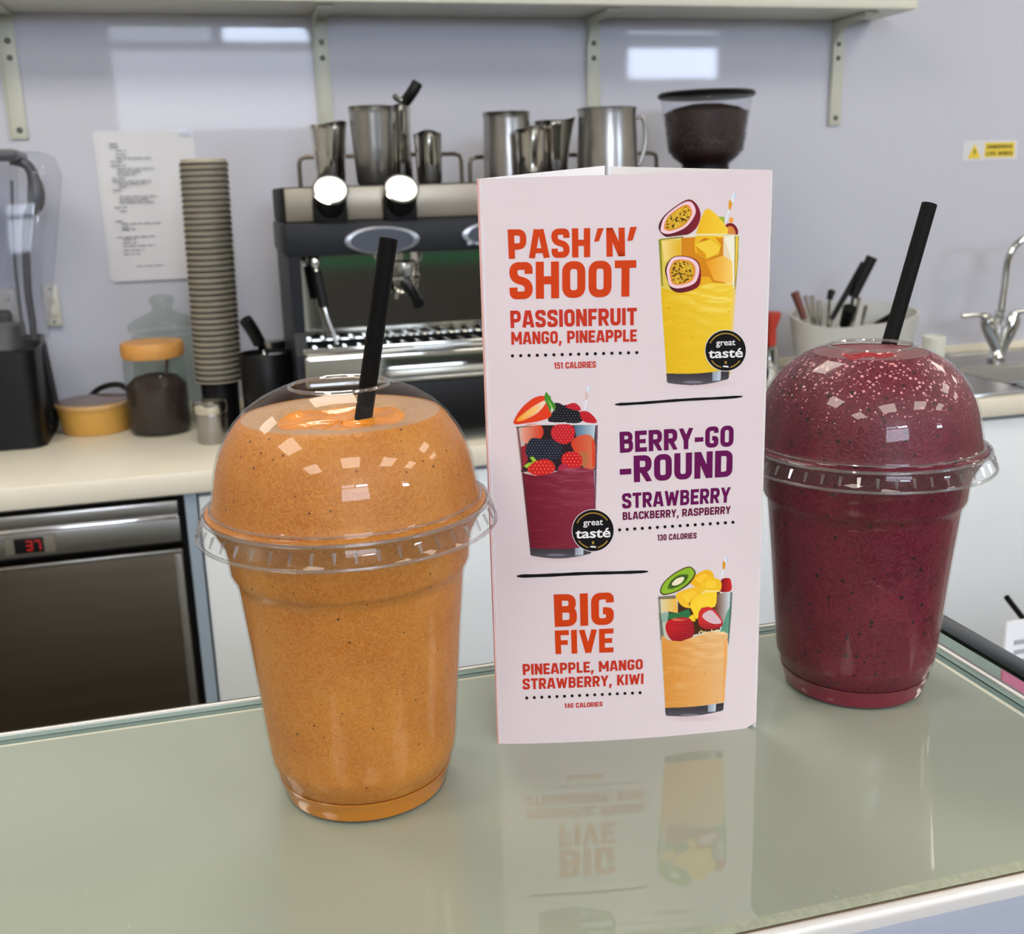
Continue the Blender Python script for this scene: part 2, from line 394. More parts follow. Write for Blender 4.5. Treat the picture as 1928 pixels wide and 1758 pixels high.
# ---- block lettering -------------------------------------------------------
TH = .215; h_ = TH/2
def rnd(pts, r, closed=False, n=5):
    out = []; P = [Vector((*p, 0)) for p in pts]; m = len(P)
    for i in range(m):
        if not closed and i in (0, m-1): out.append(P[i]); continue
        a, b_, c_ = P[i-1], P[i], P[(i+1) % m]
        q = min(r, (a-b_).length*.5, (c_-b_).length*.5)
        s_, e_ = b_+(a-b_).normalized()*q, b_+(c_-b_).normalized()*q
        for k in range(n+1):
            t = k/n; out.append(s_*(1-t)**2+b_*2*t*(1-t)+e_*t*t)
    return out
def stroke(pts, r=.16, closed=False, th=TH):
    P = rnd(pts, r, closed) if r else [Vector((*p, 0)) for p in pts]
    Q = [P[0]]
    for p in P[1:]:
        if (p-Q[-1]).length > 1e-4: Q.append(p)
    if closed and (Q[0]-Q[-1]).length < 1e-4: Q.pop()
    P = Q; m = len(P); A = []; B = []
    for i in range(m):
        a = P[i-1] if (closed or i) else None; c_ = P[(i+1) % m] if (closed or i < m-1) else None
        d1 = (P[i]-a).normalized() if a is not None else (c_-P[i]).normalized()
        d2 = (c_-P[i]).normalized() if c_ is not None else d1
        n1_ = Vector((-d1.y, d1.x, 0)); n2_ = Vector((-d2.y, d2.x, 0)); nn = (n1_+n2_).normalized()
        k = th/2/max(.5, nn.dot(n1_)); A.append(P[i]+nn*k); B.append(P[i]-nn*k)
    qs = []
    for i in range(m if closed else m-1):
        j = (i+1) % m; qs.append([(A[i].x, A[i].y), (B[i].x, B[i].y), (B[j].x, B[j].y), (A[j].x, A[j].y)])
    return qs
def glyph(ch):
    w = .62; l, r, b, t = h_, w-h_, h_*.95, 1-h_*.95; S = []
    V = lambda x: stroke([(x, 0), (x, 1)], 0)
    if ch == 'A': w = .68; S = [stroke([(h_*.8, 0), (w/2-.06, 1)], 0), stroke([(w-h_*.8, 0), (w/2+.06, 1)], 0), stroke([(h_, .26), (w-h_, .26)], 0, th=.17)]
    elif ch == 'B': S = [V(l), stroke([(l, t), (r-.02, t), (r-.02, .53), (l, .53)], .17, th=.2), stroke([(l, .53), (r, .53), (r, b), (l, b)], .17, th=.2)]
    elif ch == 'C': S = [stroke([(r, .67), (r, t), (l, t), (l, b), (r, b), (r, .33)], .2)]
    elif ch == 'D': S = [V(l), stroke([(l, t), (r, t), (r, b), (l, b)], .2)]
    elif ch == 'E': w = .54; S = [V(l), stroke([(l, t), (w, t)], 0), stroke([(l, .5), (w-.05, .5)], 0, th=.2), stroke([(l, b), (w, b)], 0)]
    elif ch == 'F': w = .52; S = [V(l), stroke([(l, t), (w, t)], 0), stroke([(l, .48), (w-.05, .48)], 0, th=.2)]
    elif ch == 'G': S = [stroke([(r, .69), (r, t), (l, t), (l, b), (r, b), (r, .44), (w*.52, .44)], .19)[:]]
    elif ch == 'H': S = [V(l), V(r), stroke([(l, .5), (r, .5)], 0)]
    elif ch == 'I': w = TH; S = [V(h_)]
    elif ch == 'K': S = [V(l), stroke([(l+.05, .34), (r+.01, 1.04)], 0), stroke([(w*.42, .58), (r+.02, -.04)], 0)]
    elif ch == 'L': w = .5; S = [V(l), stroke([(l, b), (w, b)], 0)]
    elif ch == 'M': w = .84; S = [V(h_), V(w-h_), stroke([(h_, 1.02), (w/2, .26)], 0, th=.2), stroke([(w-h_, 1.02), (w/2, .26)], 0, th=.2)]
    elif ch == 'N': w = .64; S = [V(h_), V(w-h_), [[(0, 1), (TH*1.05, 1), (w, 0), (w-TH*1.05, 0)]]]
    elif ch == 'O': S = [stroke([(l, t), (r, t), (r, b), (l, b)], .2, True)]
    elif ch == 'P': S = [V(l), stroke([(l, t), (r, t), (r, .42), (l, .42)], .19)]
    elif ch == 'R': S = [V(l), stroke([(l, t), (r, t), (r, .45), (l, .45)], .19), stroke([(w*.5, .45), (r+.02, -.03)], 0)]
    elif ch == 'S': S = [stroke([(r, .68), (r, t), (l, t), (l, .56), (r, .44), (r, b), (l, b), (l, .32)], .19)]
    elif ch == 'T': w = .58; S = [stroke([(0, t), (w, t)], 0), V(w/2)]
    elif ch == 'U': S = [stroke([(l, 1), (l, b), (r, b), (r, 1)], .2)]
    elif ch == 'V': w = .66; S = [stroke([(h_*.9, 1), (w/2, .02)], 0), stroke([(w-h_*.9, 1), (w/2, .02)], 0)]
    elif ch == 'W': w = .96; S = [stroke(q_, 0, th=.2) for q_ in ([(h_*.9, 1), (.28, 0)], [(.28, 0), (w/2, .9)], [(w/2, .9), (w-.28, 0)], [(w-.28, 0), (w-h_*.9, 1)])]
    elif ch == 'Y': w = .64; S = [stroke([(h_*.8, 1.02), (w/2, .42)], 0), stroke([(w-h_*.8, 1.02), (w/2, .42)], 0), stroke([(w/2, .5), (w/2, 0)], 0)]
    elif ch == '-': w = .4; S = [stroke([(0, .42), (w, .42)], 0)]
    elif ch == ',': w = .24; S = [[[(.02, .2), (.24, .2), (.13, -.2), (-.02, -.2)]]]
    elif ch == '0': w = .56; S = [stroke([(l, t), (w-h_, t), (w-h_, b), (l, b)], .2, True)]
    elif ch == '1': w = .34; S = [stroke([(w-h_, 0), (w-h_, 1)], 0), stroke([(0, .8), (w-h_, .93)], 0, th=.16)]
    elif ch == '3': w = .56; S = [stroke([(l, .7), (l, t), (w-h_, t), (w-h_, .52), (l+.1, .52)], .15, th=.19), stroke([(l+.1, .52), (w-h_, .52), (w-h_, b), (l, b), (l, .3)], .15, th=.19)]
    elif ch == '4': w = .6; S = [stroke([(w-.2, 0), (w-.2, .98)], 0, th=.19), stroke([(w-.22, .98), (.06, .28), (w, .28)], 0, th=.17)]
    elif ch == '5': w = .56; S = [stroke([(w-.02, t), (l, t), (l, .55), (w-h_, .6), (w-h_, b), (l, b), (l, .27)], .12, th=.19)]
    elif ch == '6': w = .56; S = [stroke([(w-h_, .72), (w-h_, t), (l, t), (l, b), (w-h_, b), (w-h_, .55), (l, .55)], .15, th=.19)]
    elif ch == ' ': w = .26
    qs = [q for s_ in S for q in s_]
    lo = -.3 if ch == ',' else 0
    return w, [[(min(max(x, -.02), w+.02), min(max(y, lo), 1)) for x, y in q] for q in qs]
PRINT = {}
def ink(name, c): 
    if name not in PRINT: PRINT[name] = mat(name, c, .6, spec=.12)
    return PRINT[name]
OR, PU, BK = ink('orange_ink', (202, 62, 14)), ink('plum_ink', (98, 16, 78)), ink('black_print', (16, 14, 16))
RD, PR = ink('red_ink', (192, 52, 32)), ink('wine_ink', (100, 20, 60))
def crop(ox, oy, s): return lambda p: (ox+p[0]/s, oy+p[1]/s)
C1, C2, C3 = crop(890, 310, 3.3825), crop(900, 700, 3.443), crop(900, 1030, 3.443)
def text(s_, cf, TL, TR, BR, BL, m, gap=.085, name='lettering'):
    TL, TR, BR, BL = [np.array(suv(*cf(p))) for p in (TL, TR, BR, BL)]
    gl = [glyph(c) for c in s_]; tot = sum(w for w, _ in gl)+gap*(len(gl)-1); x = 0
    g = G()
    for w, qs in gl:
        for q in qs:
            P = []
            for px, py in q:
                U = (x+px)/tot; a = TL+(TR-TL)*U; b_ = BL+(BR-BL)*U; uv = b_+(a-b_)*py
                P.append(spt(uv[0], uv[1], .00012))
            g.add(P, [(0, 1, 2, 3)])
        x += w+gap
    return g.obj(name, m, sign, smooth=0, fix=False)
def flat(cf, polys, m, name, off=.00012):
    g = G()
    for poly in polys: g.add([spt(*suv(*cf(p)), off) for p in poly], [tuple(range(len(poly)))])
    return g.obj(name, m, sign, smooth=0, fix=False)
text('PASH', C1, (222, 412), (748, 403), (748, 588), (230, 600), OR)
flat(C1, [[(795, 405), (835, 403), (803, 488), (773, 490)]], OR, 'apostrophe')
text('N', C1, (850, 402), (968, 400), (970, 582), (852, 586), OR)
flat(C1, [[(1003, 397), (1046, 395), (1018, 482), (984, 486)]], OR, 'apostrophe')
text('SHOOT', C1, (232, 621), (1042, 607), (1040, 838), (235, 858), OR)
text('PASSIONFRUIT', C1, (238, 929), (1045, 910), (1045, 1020), (242, 1040), RD)
text('MANGO, PINEAPPLE', C1, (245, 1064), (1045, 1048), (1045, 1125), (247, 1146), RD)
text('151 CALORIES', C1, (517, 1259), (785, 1251), (785, 1292), (519, 1300), RD)
text('BERRY-GO', C2, (917, 388), (1658, 345), (1655, 482), (920, 525), PU)
text('-ROUND', C2, (917, 548), (1652, 505), (1648, 678), (920, 720), PU)
text('STRAWBERRY', C2, (932, 787), (1638, 745), (1632, 845), (935, 886), PU)
text('BLACKBERRY, RASPBERRY', C2, (937, 909), (1638, 868), (1636, 918), (938, 960), PR)
text('130 CALORIES', C2, (1162, 1054), (1418, 1041), (1416, 1078), (1163, 1094), PR)
text('BIG', C3, (490, 305), (880, 291), (880, 500), (498, 516), OR)
text('FIVE', C3, (497, 539), (878, 525), (878, 680), (503, 692), OR)
text('PINEAPPLE, MANGO', C3, (288, 756), (1068, 723), (1068, 790), (292, 828), RD)
text('STRAWBERRY, KIWI', C3, (288, 851), (1073, 816), (1072, 885), (290, 922), RD)
text('146 CALORIES', C3, (560, 1011), (808, 1000), (806, 1030), (562, 1043), RD)
def dots(cf, a, b_, r):
    P = []
    for k in range(16):
        t = k/15; cx, cy = a[0]+(b_[0]-a[0])*t, a[1]+(b_[1]-a[1])*t
        P.append([(cx+r*math.cos(q*PI/6), cy+r*math.sin(q*PI/6)) for q in range(12)])
    flat(cf, P, BK, 'dotted_line')
dots(C1, (253, 1217), (1045, 1196), 10.5); dots(C2, (918, 1023), (1652, 974), 10.5); dots(C3, (316, 976), (1050, 942), 10)
def rule(cf, a, b_, w0, w1):
    n = 24; up = []; dn = []
    for k in range(n+1):
        t = k/n; x = a[0]+(b_[0]-a[0])*t; y = a[1]+(b_[1]-a[1])*t+1.5*math.sin(t*9)
        w = (w0+(w1-w0)*t)*.5*min(1, (min(t, 1-t)*n/1.0)+.45)+.6*math.sin(t*31)
        up.append((x, y-w)); dn.append((x, y+w))
    flat(cf, [[up[k], up[k+1], dn[k+1], dn[k]] for k in range(n)], BK, 'rule_line')
rule(C2, (888, 211), (1714, 158), 18, 17); rule(C3, (252, 187), (1102, 156), 22, 19)

# ---- printed pictures of the three glasses: raster art laid on the card ----
def pip(poly, X, Y):
    ins = np.zeros(X.shape, bool); n = len(poly); j = n-1
    for i in range(n):
        xi, yi = poly[i]; xj, yj = poly[j]
        if yi != yj:
            c_ = ((yi > Y) != (yj > Y)) & (X < (xj-xi)*(Y-yi)/(yj-yi)+xi); ins ^= c_
        j = i
    return ins
def loop(pts, n=6):
    P = [np.array(p, float) for p in pts]; m = len(P); out = []
    for i in range(m):
        a, b_, c_, d = P[i-1], P[i], P[(i+1) % m], P[(i+2) % m]
        for k in range(n):
            t = k/n; out.append(tuple(.5*((2*b_)+(-a+c_)*t+(2*a-5*b_+4*c_-d)*t*t+(-a+3*b_-3*c_+d)*t**3)))
    return out
class Art:
    def __init__(s, cf, w, h, step):
        s.cf = cf; s.step = step; s.nx, s.ny = int(w/step)+1, int(h/step)+1
        s.X, s.Y = np.meshgrid(np.arange(s.nx)*step, np.arange(s.ny)*step)
        s.c = np.zeros((s.ny, s.nx, 3)); s.c[:] = PINK; s.a = np.zeros((s.ny, s.nx))
    def mask(s, poly):
        m = 0; q = s.step*.25
        for dx, dy in ((-q, -q), (q, -q), (-q, q), (q, q)): m = m+pip(poly, s.X+dx, s.Y+dy)
        return m/4.
    def el(s, cx, cy, a, b_, rot=0):
        c_, n_ = math.cos(rot), math.sin(rot); dx, dy = s.X-cx, s.Y-cy
        d = np.hypot((dx*c_+dy*n_)/a, (-dx*n_+dy*c_)/b_); return np.clip((1-d)*min(a, b_)/s.step+.5, 0, 1), d
    def put(s, m, col, op=1.):
        col = np.array(col, float); k = (m*op)[..., None]; s.c = s.c*(1-k)+col*k; s.a = np.maximum(s.a, m)
    def gx(s, x0, x1, ca, cb):
        t = np.clip((s.X-x0)/(x1-x0), 0, 1)[..., None]; return np.array(ca)*(1-t)+np.array(cb)*t
    def gy(s, y0, y1, ca, cb):
        t = np.clip((s.Y-y0)/(y1-y0), 0, 1)[..., None]; return np.array(ca)*(1-t)+np.array(cb)*t
    def noise(s, sc, seed=0, sx=1):
        r = np.random.default_rng(seed); gxn, gyn = int(s.nx*s.step/sc/sx)+3, int(s.ny*s.step/sc)+3
        g = r.random((gyn, gxn)); u, v = s.X/sc/sx, s.Y/sc; i, j = u.astype(int), v.astype(int); fu, fv = u-i, v-j
        fu, fv = fu*fu*(3-2*fu), fv*fv*(3-2*fv)
        return (g[j, i]*(1-fu)+g[j, i+1]*fu)*(1-fv)+(g[j+1, i]*(1-fu)+g[j+1, i+1]*fu)*fv
    def done(s, name):
        g = G(); idx = -np.ones((s.ny, s.nx), int); keep = s.a > .02
        kk = keep.copy(); kk[1:] |= keep[:-1]; kk[:-1] |= keep[1:]; kk[:, 1:] |= keep[:, :-1]; kk[:, :-1] |= keep[:, 1:]
        corners = {}
        # plane coordinates by bilinear fit of the four corners in coarse cells
        K = 12; cx = np.linspace(0, s.nx-1, K); cy = np.linspace(0, s.ny-1, K)
        UV = np.array([[suv(*s.cf((a*s.step, b_*s.step))) for a in cx] for b_ in cy])
        vs = []; col = []
        for j in range(s.ny):
            fj = j/(s.ny-1)*(K-1); j0 = min(int(fj), K-2); tj = fj-j0
            row = UV[j0]*(1-tj)+UV[j0+1]*tj
            for i in range(s.nx):
                if kk[j, i]:
                    fi = i/(s.nx-1)*(K-1); i0 = min(int(fi), K-2); ti = fi-i0
                    u, v = row[i0]*(1-ti)+row[i0+1]*ti
                    idx[j, i] = len(vs); vs.append(tuple(spt(u, v, .00008))); col.append(s.c[j, i])
        fs = []
        for j in range(s.ny-1):
            for i in range(s.nx-1):
                q = (idx[j, i], idx[j+1, i], idx[j+1, i+1], idx[j, i+1])
                if min(q) >= 0: fs.append(tuple(map(int, q)))
        g.add(vs, fs); o = g.obj(name, m_print, sign, smooth=0, fix=False)
        ca = o.data.color_attributes.new('Col', 'FLOAT_COLOR', 'POINT')
        a = np.clip(np.array(col), 0, 255)/255; a = np.where(a <= .04045, a/12.92, ((a+.055)/1.055)**2.4)
        ca.data.foreach_set('color', np.c_[a, np.ones(len(a))].astype(np.float32).ravel()); return o
m_print = mat('colour_print', PINK, .6, spec=.12)
at_ = N(m_print, 'ShaderNodeAttribute', attribute_name='Col'); L(m_print, at_.outputs['Color'], bsdf(m_print).inputs['Base Color'])
def tumbler(A, TLx, TLy, TRx, TRy, BLx, BLy, BRx, BRy, sag, liq, liqtop, base_h, lite):
    """drink glass: liquid body, glass walls, thick grey base"""
    outer = [(TLx, TLy), (TRx, TRy), (BRx, BRy-base_h*.5), (BRx-8, BRy)]+[(BRx-8+(BLx-BRx+20)*t, BRy+(BLy-BRy)*t+sag*math.sin(PI*t)) for t in np.linspace(.05, .95, 9)]+[(BLx+12, BLy), (BLx, BLy-base_h*.5)]
    A.put(A.mask(outer), A.gx(TLx, TRx, (222, 216, 200), (226, 228, 228)), .75)
    return outer
def straw(A, pts, a, b_):
    (x0, y0), (x1, y1) = pts; w = 12
    A.put(A.mask([(x0-w, y0), (x0+w, y0+3), (x1+w*.5, y1), (x1-w*.5, y1)]), (222, 232, 240))
    mx, my = x0*.6+x1*.4, y0*.6+y1*.4
    A.put(A.mask(loop([(mx-12, my-42), (mx+9, my-20), (mx+7, my+15), (mx-10, my+48), (mx-20, my+10)], 4)), a)
    A.put(A.mask([(x0-2, y0+4), (x0+w, y0+3), (x0+1, y0+50), (x0-6, y0+45)]), b_)
def body(A, outl, ca, cb, cc, seed, specks, x0, x1, y0, y1):
    m = A.mask(outl)
    A.put(m, A.gx(x0, x1, ca, cb)); n = A.noise(26, seed, 6); w = A.noise(12, seed+1, 10)
    t = np.clip((A.X-x0)/(x1-x0), 0, 1)
    arcw = .5+.5*np.sin((A.Y-.16*(A.X-x0)+28*np.sin((A.X-x0)/90))/17+n*3)
    fade = np.clip(1-(A.Y-y0)/(y1-y0)*1.6, 0, 1)*np.clip(t*1.6, 0.1, 1)
    A.put(m*fade*arcw*.85*np.clip(w*1.6-.2, 0, 1), cc); A.put(m*(np.clip(n-.55, 0, 1)), cb, 1)
    r = np.random.default_rng(seed)
    for _ in range(specks):
        x, y = r.uniform(x0+15, x1-15), r.uniform(y0+40, y1-20); e, _d = A.el(x, y, 4.5, 4.5); A.put(e*m, cc if r.random() < .6 else tuple(np.array(ca)*.6), .8)
def basegl(A, BLx, BLy, BRx, BRy, hgt, sag):
    P = [(BLx, BLy-hgt)]+[(BLx+(BRx-BLx)*t, BLy-hgt+(BRy-BLy)*t+sag*.5*math.sin(PI*t)) for t in np.linspace(.1, .9, 7)]+[(BRx, BRy-hgt)]
    P += [(BRx-4, BRy-12)]+[(BRx-14+(BLx-BRx+28)*t, BRy+(BLy-BRy)*t+sag*math.sin(PI*t)) for t in np.linspace(0, 1, 9)]+[(BLx+4, BLy-12)]
    m = A.mask(P); A.put(m, A.gy(min(BLy, BRy)-hgt, max(BLy, BRy)+sag, (52, 46, 48), (88, 86, 94)))
    w = BRx-BLx; A.put(A.mask([(BRx-w*.27, BRy-hgt*1.05), (BRx-w*.13, BRy-hgt*1.1), (BRx-w*.14, BRy+sag*.3), (BRx-w*.27, BRy+sag*.5)])*m, A.gx(BRx-w*.27, BRx-w*.13, (150, 160, 176), (214, 226, 240)), .9)
    e, _d = A.el(BLx+w*.42, BLy-hgt*.1, w*.16, hgt*.14); A.put(e*m, (130, 128, 138), .8)
def shadow(A, cx, cy, a, b_):
    _, d = A.el(cx, cy, a, b_); A.put(np.clip(1.2-d, 0, 1)*.6, (206, 178, 182))
def passion(A, ol, fl, seed, ang):
    A.put(A.mask(loop(ol)), A.gx(min(p[0] for p in ol), max(p[0] for p in ol), (70, 22, 30), (128, 28, 44)))
    cx, cy = np.mean([p[0] for p in fl]), np.mean([p[1] for p in fl])
    A.put(A.mask(loop(fl)), (236, 200, 206))
    sh = lambda k: [(cx+(x-cx)*k, cy+(y-cy)*k) for x, y in fl]
    A.put(A.mask(loop(sh(.80))), (222, 134, 52)); A.put(A.mask(loop(sh(.72))), (206, 160, 40))
    r = np.random.default_rng(seed); mk = A.mask(loop(sh(.68)))
    R = max(p[0] for p in fl)-min(p[0] for p in fl)
    for _ in range(80):
        x, y = cx+r.uniform(-.36, .36)*R, cy+r.uniform(-.36, .36)*R
        e, _d = A.el(x, y, r.uniform(6, 13), r.uniform(4, 7), r.uniform(0, PI)); A.put(e*mk, (54, 30, 10) if r.random() < .6 else (232, 200, 66))
# A: passion fruit and mango
A = Art(crop(1220, 350, 4.508), 902, 1758, 3.4)
shadow(A, 420, 1680, 290, 40)
straw(A, [(735, 60), (655, 310)], (222, 150, 40), (180, 206, 226))
A.put(A.mask(loop([(660, 330), (720, 318), (762, 370), (750, 420), (650, 420)])), (120, 28, 40)); A.put(A.mask(loop([(670, 350), (715, 345), (740, 385), (735, 420), (660, 415)])), (212, 136, 60))
A.put(A.mask([(600, 258), (650, 262), (650, 330), (610, 300)]), (160, 176, 60)); e, _d = A.el(706, 290, 18, 24); A.put(e, (240, 160, 60))
outer = [(90, 450), (775, 415), (775, 560), (745, 900), (688, 1640), (160, 1640), (115, 1000)]
A.put(A.mask(outer), A.gx(90, 775, (214, 190, 70), (236, 232, 216)))
A.put(A.mask([(280, 440), (640, 420), (700, 600), (720, 860), (440, 830), (280, 600)]), (208, 132, 20))
A.put(A.mask([(640, 430), (740, 425), (720, 840), (650, 820), (640, 600)]), (240, 234, 214), .8)
A.put(A.mask([(120, 470), (275, 460), (275, 600), (140, 640)]), A.gx(110, 275, (238, 216, 150), (222, 172, 32)))
A.put(A.mask(loop([(395, 480), (455, 260), (525, 196), (680, 370), (620, 440), (560, 430), (480, 460)], 3)), A.gx(400, 680, (232, 178, 28), (244, 206, 60)))
A.put(A.mask([(395, 480), (470, 440), (560, 420), (620, 500), (600, 580), (490, 620), (400, 560)]), (232, 184, 36))
A.put(A.mask([(400, 500), (530, 455), (610, 520), (600, 560), (500, 615), (420, 560)]), (240, 200, 62)); A.put(A.mask([(400, 500), (485, 570), (500, 625), (420, 570)]), (216, 150, 20))
A.put(A.mask([(490, 640), (640, 590), (715, 640), (720, 830), (560, 800)]), A.gx(490, 720, (228, 150, 22), (246, 206, 110)))
A.put(A.mask([(440, 770), (520, 770), (560, 840), (430, 860)]), (226, 170, 30)); A.put(A.mask([(480, 440), (530, 452), (420, 480)]), (200, 120, 20))
body(A, [(112, 860), (160, 880), (300, 905), (430, 850), (560, 820), (700, 830), (728, 860), (722, 1180), (682, 1600), (300, 1612), (158, 1600)], (222, 178, 26), (236, 198, 50), (250, 232, 150), 3, 8, 112, 728, 820, 1610)
A.put(A.mask([(735, 425), (772, 420), (768, 600), (742, 930), (732, 830)]), (150, 130, 40), .8); A.put(A.mask([(748, 425), (765, 422), (752, 700), (738, 800)]), (236, 200, 60))
A.put(A.mask([(88, 450), (110, 450), (128, 850), (115, 850)]), (120, 120, 40), .8)
A.put(A.mask([(720, 860), (745, 880), (700, 1600), (685, 1600)]), (230, 200, 110))
passion(A, [(165, 800), (145, 700), (200, 610), (290, 592), (400, 620), (446, 700), (430, 850), (290, 905), (200, 880)], [(168, 790), (160, 700), (205, 615), (290, 598), (390, 625), (435, 700), (400, 820), (270, 868), (190, 850)], 5, 0)
passion(A, [(90, 360), (130, 260), (250, 160), (350, 114), (420, 165), (446, 260), (400, 370), (290, 430), (160, 435)], [(108, 355), (145, 260), (260, 165), (350, 130), (398, 180), (396, 250), (320, 350), (190, 405), (120, 395)], 6, 0)
A.put(A.mask([(160, 432), (400, 405), (650, 404), (775, 415), (775, 424), (500, 420), (300, 432), (90, 455), (88, 446)]), (225, 222, 196), .8)
A.put(A.mask([(105, 448), (300, 430), (300, 438), (105, 458)]), (70, 60, 20), .6)
basegl(A, 156, 1672, 690, 1640, 82, 32)
A.done('printed_glass')['label'] = 'printed yellow passion fruit smoothie in a glass'
# B: berries
A = Art(crop(950, 710, 4.883), 1074, 1758, 3.7)
shadow(A, 500, 1660, 310, 36)
straw(A, [(775, 82), (735, 300)], (214, 182, 172), (200, 214, 230))
outer = [(102, 455), (858, 435), (850, 700), (835, 1240), (800, 1590), (235, 1600), (160, 950)]
A.put(A.mask(outer), A.gx(100, 860, (200, 176, 164), (150, 176, 190)))
A.put(A.mask([(330, 440), (840, 440), (830, 850), (150, 870), (190, 600)]), (44, 30, 34))
A.put(A.mask([(640, 440), (835, 440), (820, 620), (660, 560)]), A.gx(640, 840, (70, 106, 130), (190, 206, 216)))
A.put(A.mask(loop([(150, 560), (180, 440), (330, 440), (350, 540), (240, 620)])), A.gx(140, 350, (222, 170, 150), (206, 60, 34)))
A.put(A.mask([(150, 640), (200, 620), (215, 760), (160, 850)]), (150, 40, 50))
def drup(A, pts, base, hi, seed, n, dark):
    m = A.mask(loop(pts)); A.put(m, base); r = np.random.default_rng(seed)
    xs = [p[0] for p in pts]; ys = [p[1] for p in pts]
    x = min(xs)
    row = 0; y = min(ys)
    while y < max(ys):
        x = min(xs)+(row % 2)*n/2
        while x < max(xs):
            e, d = A.el(x, y, n*.5, n*.5); A.put(e*m*(d > .72), dark, .55)
            e, _d = A.el(x-2+r.uniform(-2, 2), y-3, n*.13, n*.13); A.put(e*m, hi, .7); x += n
        y += n*.86; row += 1
drup(A, [(430, 250), (500, 238), (570, 290), (600, 400), (430, 412), (400, 380), (450, 300)], (20, 18, 24), (190, 190, 205), 1, 26, (34, 33, 40))
drup(A, [(545, 260), (620, 280), (700, 330), (705, 410), (560, 412)], (18, 16, 22), (225, 225, 235), 2, 28, (34, 33, 40))
drup(A, [(560, 262), (640, 236), (692, 272), (692, 308), (600, 290)], (196, 34, 48), (236, 120, 130), 3, 26, (140, 20, 30))
drup(A, [(692, 320), (760, 315), (820, 360), (848, 415), (790, 420), (720, 400)], (200, 30, 40), (240, 130, 130), 4, 26, (140, 16, 26))
A.put(A.mask(loop([(85, 400), (150, 290), (260, 195), (360, 172), (390, 240), (430, 350), (330, 400), (180, 425), (100, 432)])), A.gx(90, 430, (216, 60, 26), (222, 64, 30)))
A.put(A.mask(loop([(110, 390), (230, 290), (360, 215), (375, 240), (300, 330), (160, 400)])), A.gx(110, 380, (238, 150, 40), (236, 214, 196)))
A.put(A.mask(loop([(150, 375), (260, 290), (330, 260), (260, 330)])), (246, 190, 90), .7)
A.put(A.mask([(365, 175), (380, 130), (420, 180), (428, 165), (425, 200), (470, 260), (462, 320), (430, 260), (425, 335), (395, 260), (370, 215)]), (70, 136, 44)); A.put(A.mask([(395, 200), (430, 250), (455, 310), (415, 250)]), (150, 200, 90))
drup(A, [(432, 480), (480, 436), (580, 430), (640, 470), (635, 560), (570, 612), (490, 600), (436, 550)], (208, 40, 48), (244, 160, 150), 5, 30, (150, 18, 26))
drup(A, [(200, 640), (250, 560), (350, 570), (450, 580), (535, 640), (500, 740), (400, 770), (280, 745), (200, 720)], (30, 32, 44), (196, 204, 214), 7, 27, (40, 42, 54))
A.put(A.mask(loop([(612, 600), (680, 540), (780, 530), (828, 600), (835, 820), (740, 840), (650, 700)])), A.gx(610, 835, (206, 60, 36), (206, 120, 84)))
A.put(A.mask(loop([(680, 690), (760, 700), (750, 820), (690, 800)])), (160, 120, 70), .6); A.put(A.mask([(800, 560), (828, 600), (836, 820), (805, 830)]), (214, 70, 40))
drup(A, [(525, 740), (570, 690), (660, 690), (710, 740), (700, 820), (620, 835), (540, 810)], (212, 38, 40), (250, 190, 170), 9, 34, (160, 20, 20))
A.put(A.mask(loop([(490, 850), (520, 800), (580, 810), (600, 850), (540, 880)])), (168, 44, 70))
A.put(A.mask([(178, 815), (215, 785), (260, 780), (230, 735), (262, 728), (300, 770), (330, 765), (270, 800), (200, 835)]), (150, 190, 60))
drup(A, [(208, 850), (270, 780), (370, 752), (440, 780), (465, 850), (400, 890), (280, 900)], (212, 42, 34), (246, 190, 160), 10, 36, (160, 24, 20))
body(A, [(160, 880), (280, 905), (400, 890), (560, 840), (700, 828), (822, 850), (832, 1240), (800, 1560), (500, 1590), (232, 1570)], (104, 22, 36), (134, 46, 66), (164, 90, 108), 13, 16, 160, 830, 830, 1580)
A.put(A.mask([(160, 880), (140, 700), (112, 456), (128, 456), (160, 700), (180, 890), (246, 1560), (232, 1570)]), (90, 44, 50), .7)
A.put(A.mask([(840, 440), (858, 436), (850, 700), (836, 1240), (824, 1240), (832, 700)]), (96, 56, 66), .8)
A.put(A.mask([(100, 450), (300, 430), (600, 420), (858, 432), (858, 442), (600, 430), (300, 440), (102, 462)]), (216, 214, 214), .9); A.put(A.mask([(100, 456), (250, 444), (250, 450), (110, 466)]), (40, 34, 36), .8)
basegl(A, 232, 1640, 802, 1622, 70, 34)
A.done('printed_glass')['label'] = 'printed dark red berry smoothie in a glass'
# C: kiwi, mango, strawberry
A = Art(crop(1220, 1030, 5.172), 931, 1758, 3.9)
shadow(A, 430, 1665, 290, 34)
straw(A, [(765, 95), (715, 290)], (214, 146, 36), (170, 204, 214))
A.put(A.mask(loop([(705, 340), (730, 305), (800, 308), (808, 420), (705, 430)])), A.gx(700, 810, (120, 20, 20), (204, 40, 40)))
outer = [(98, 490), (822, 432), (815, 600), (780, 1000), (738, 1600), (170, 1600), (120, 900)]
A.put(A.mask(outer), A.gx(98, 822, (190, 186, 166), (206, 216, 214)))
A.put(A.mask([(290, 480), (700, 430), (700, 800), (450, 850), (180, 830), (200, 620), (290, 640)]), (70, 40, 24))
A.put(A.mask([(160, 640), (280, 640), (400, 600), (420, 680), (300, 700), (180, 700)]), (46, 110, 66)); A.put(A.mask([(130, 640), (200, 640), (190, 720), (120, 740)]), (140, 170, 156))
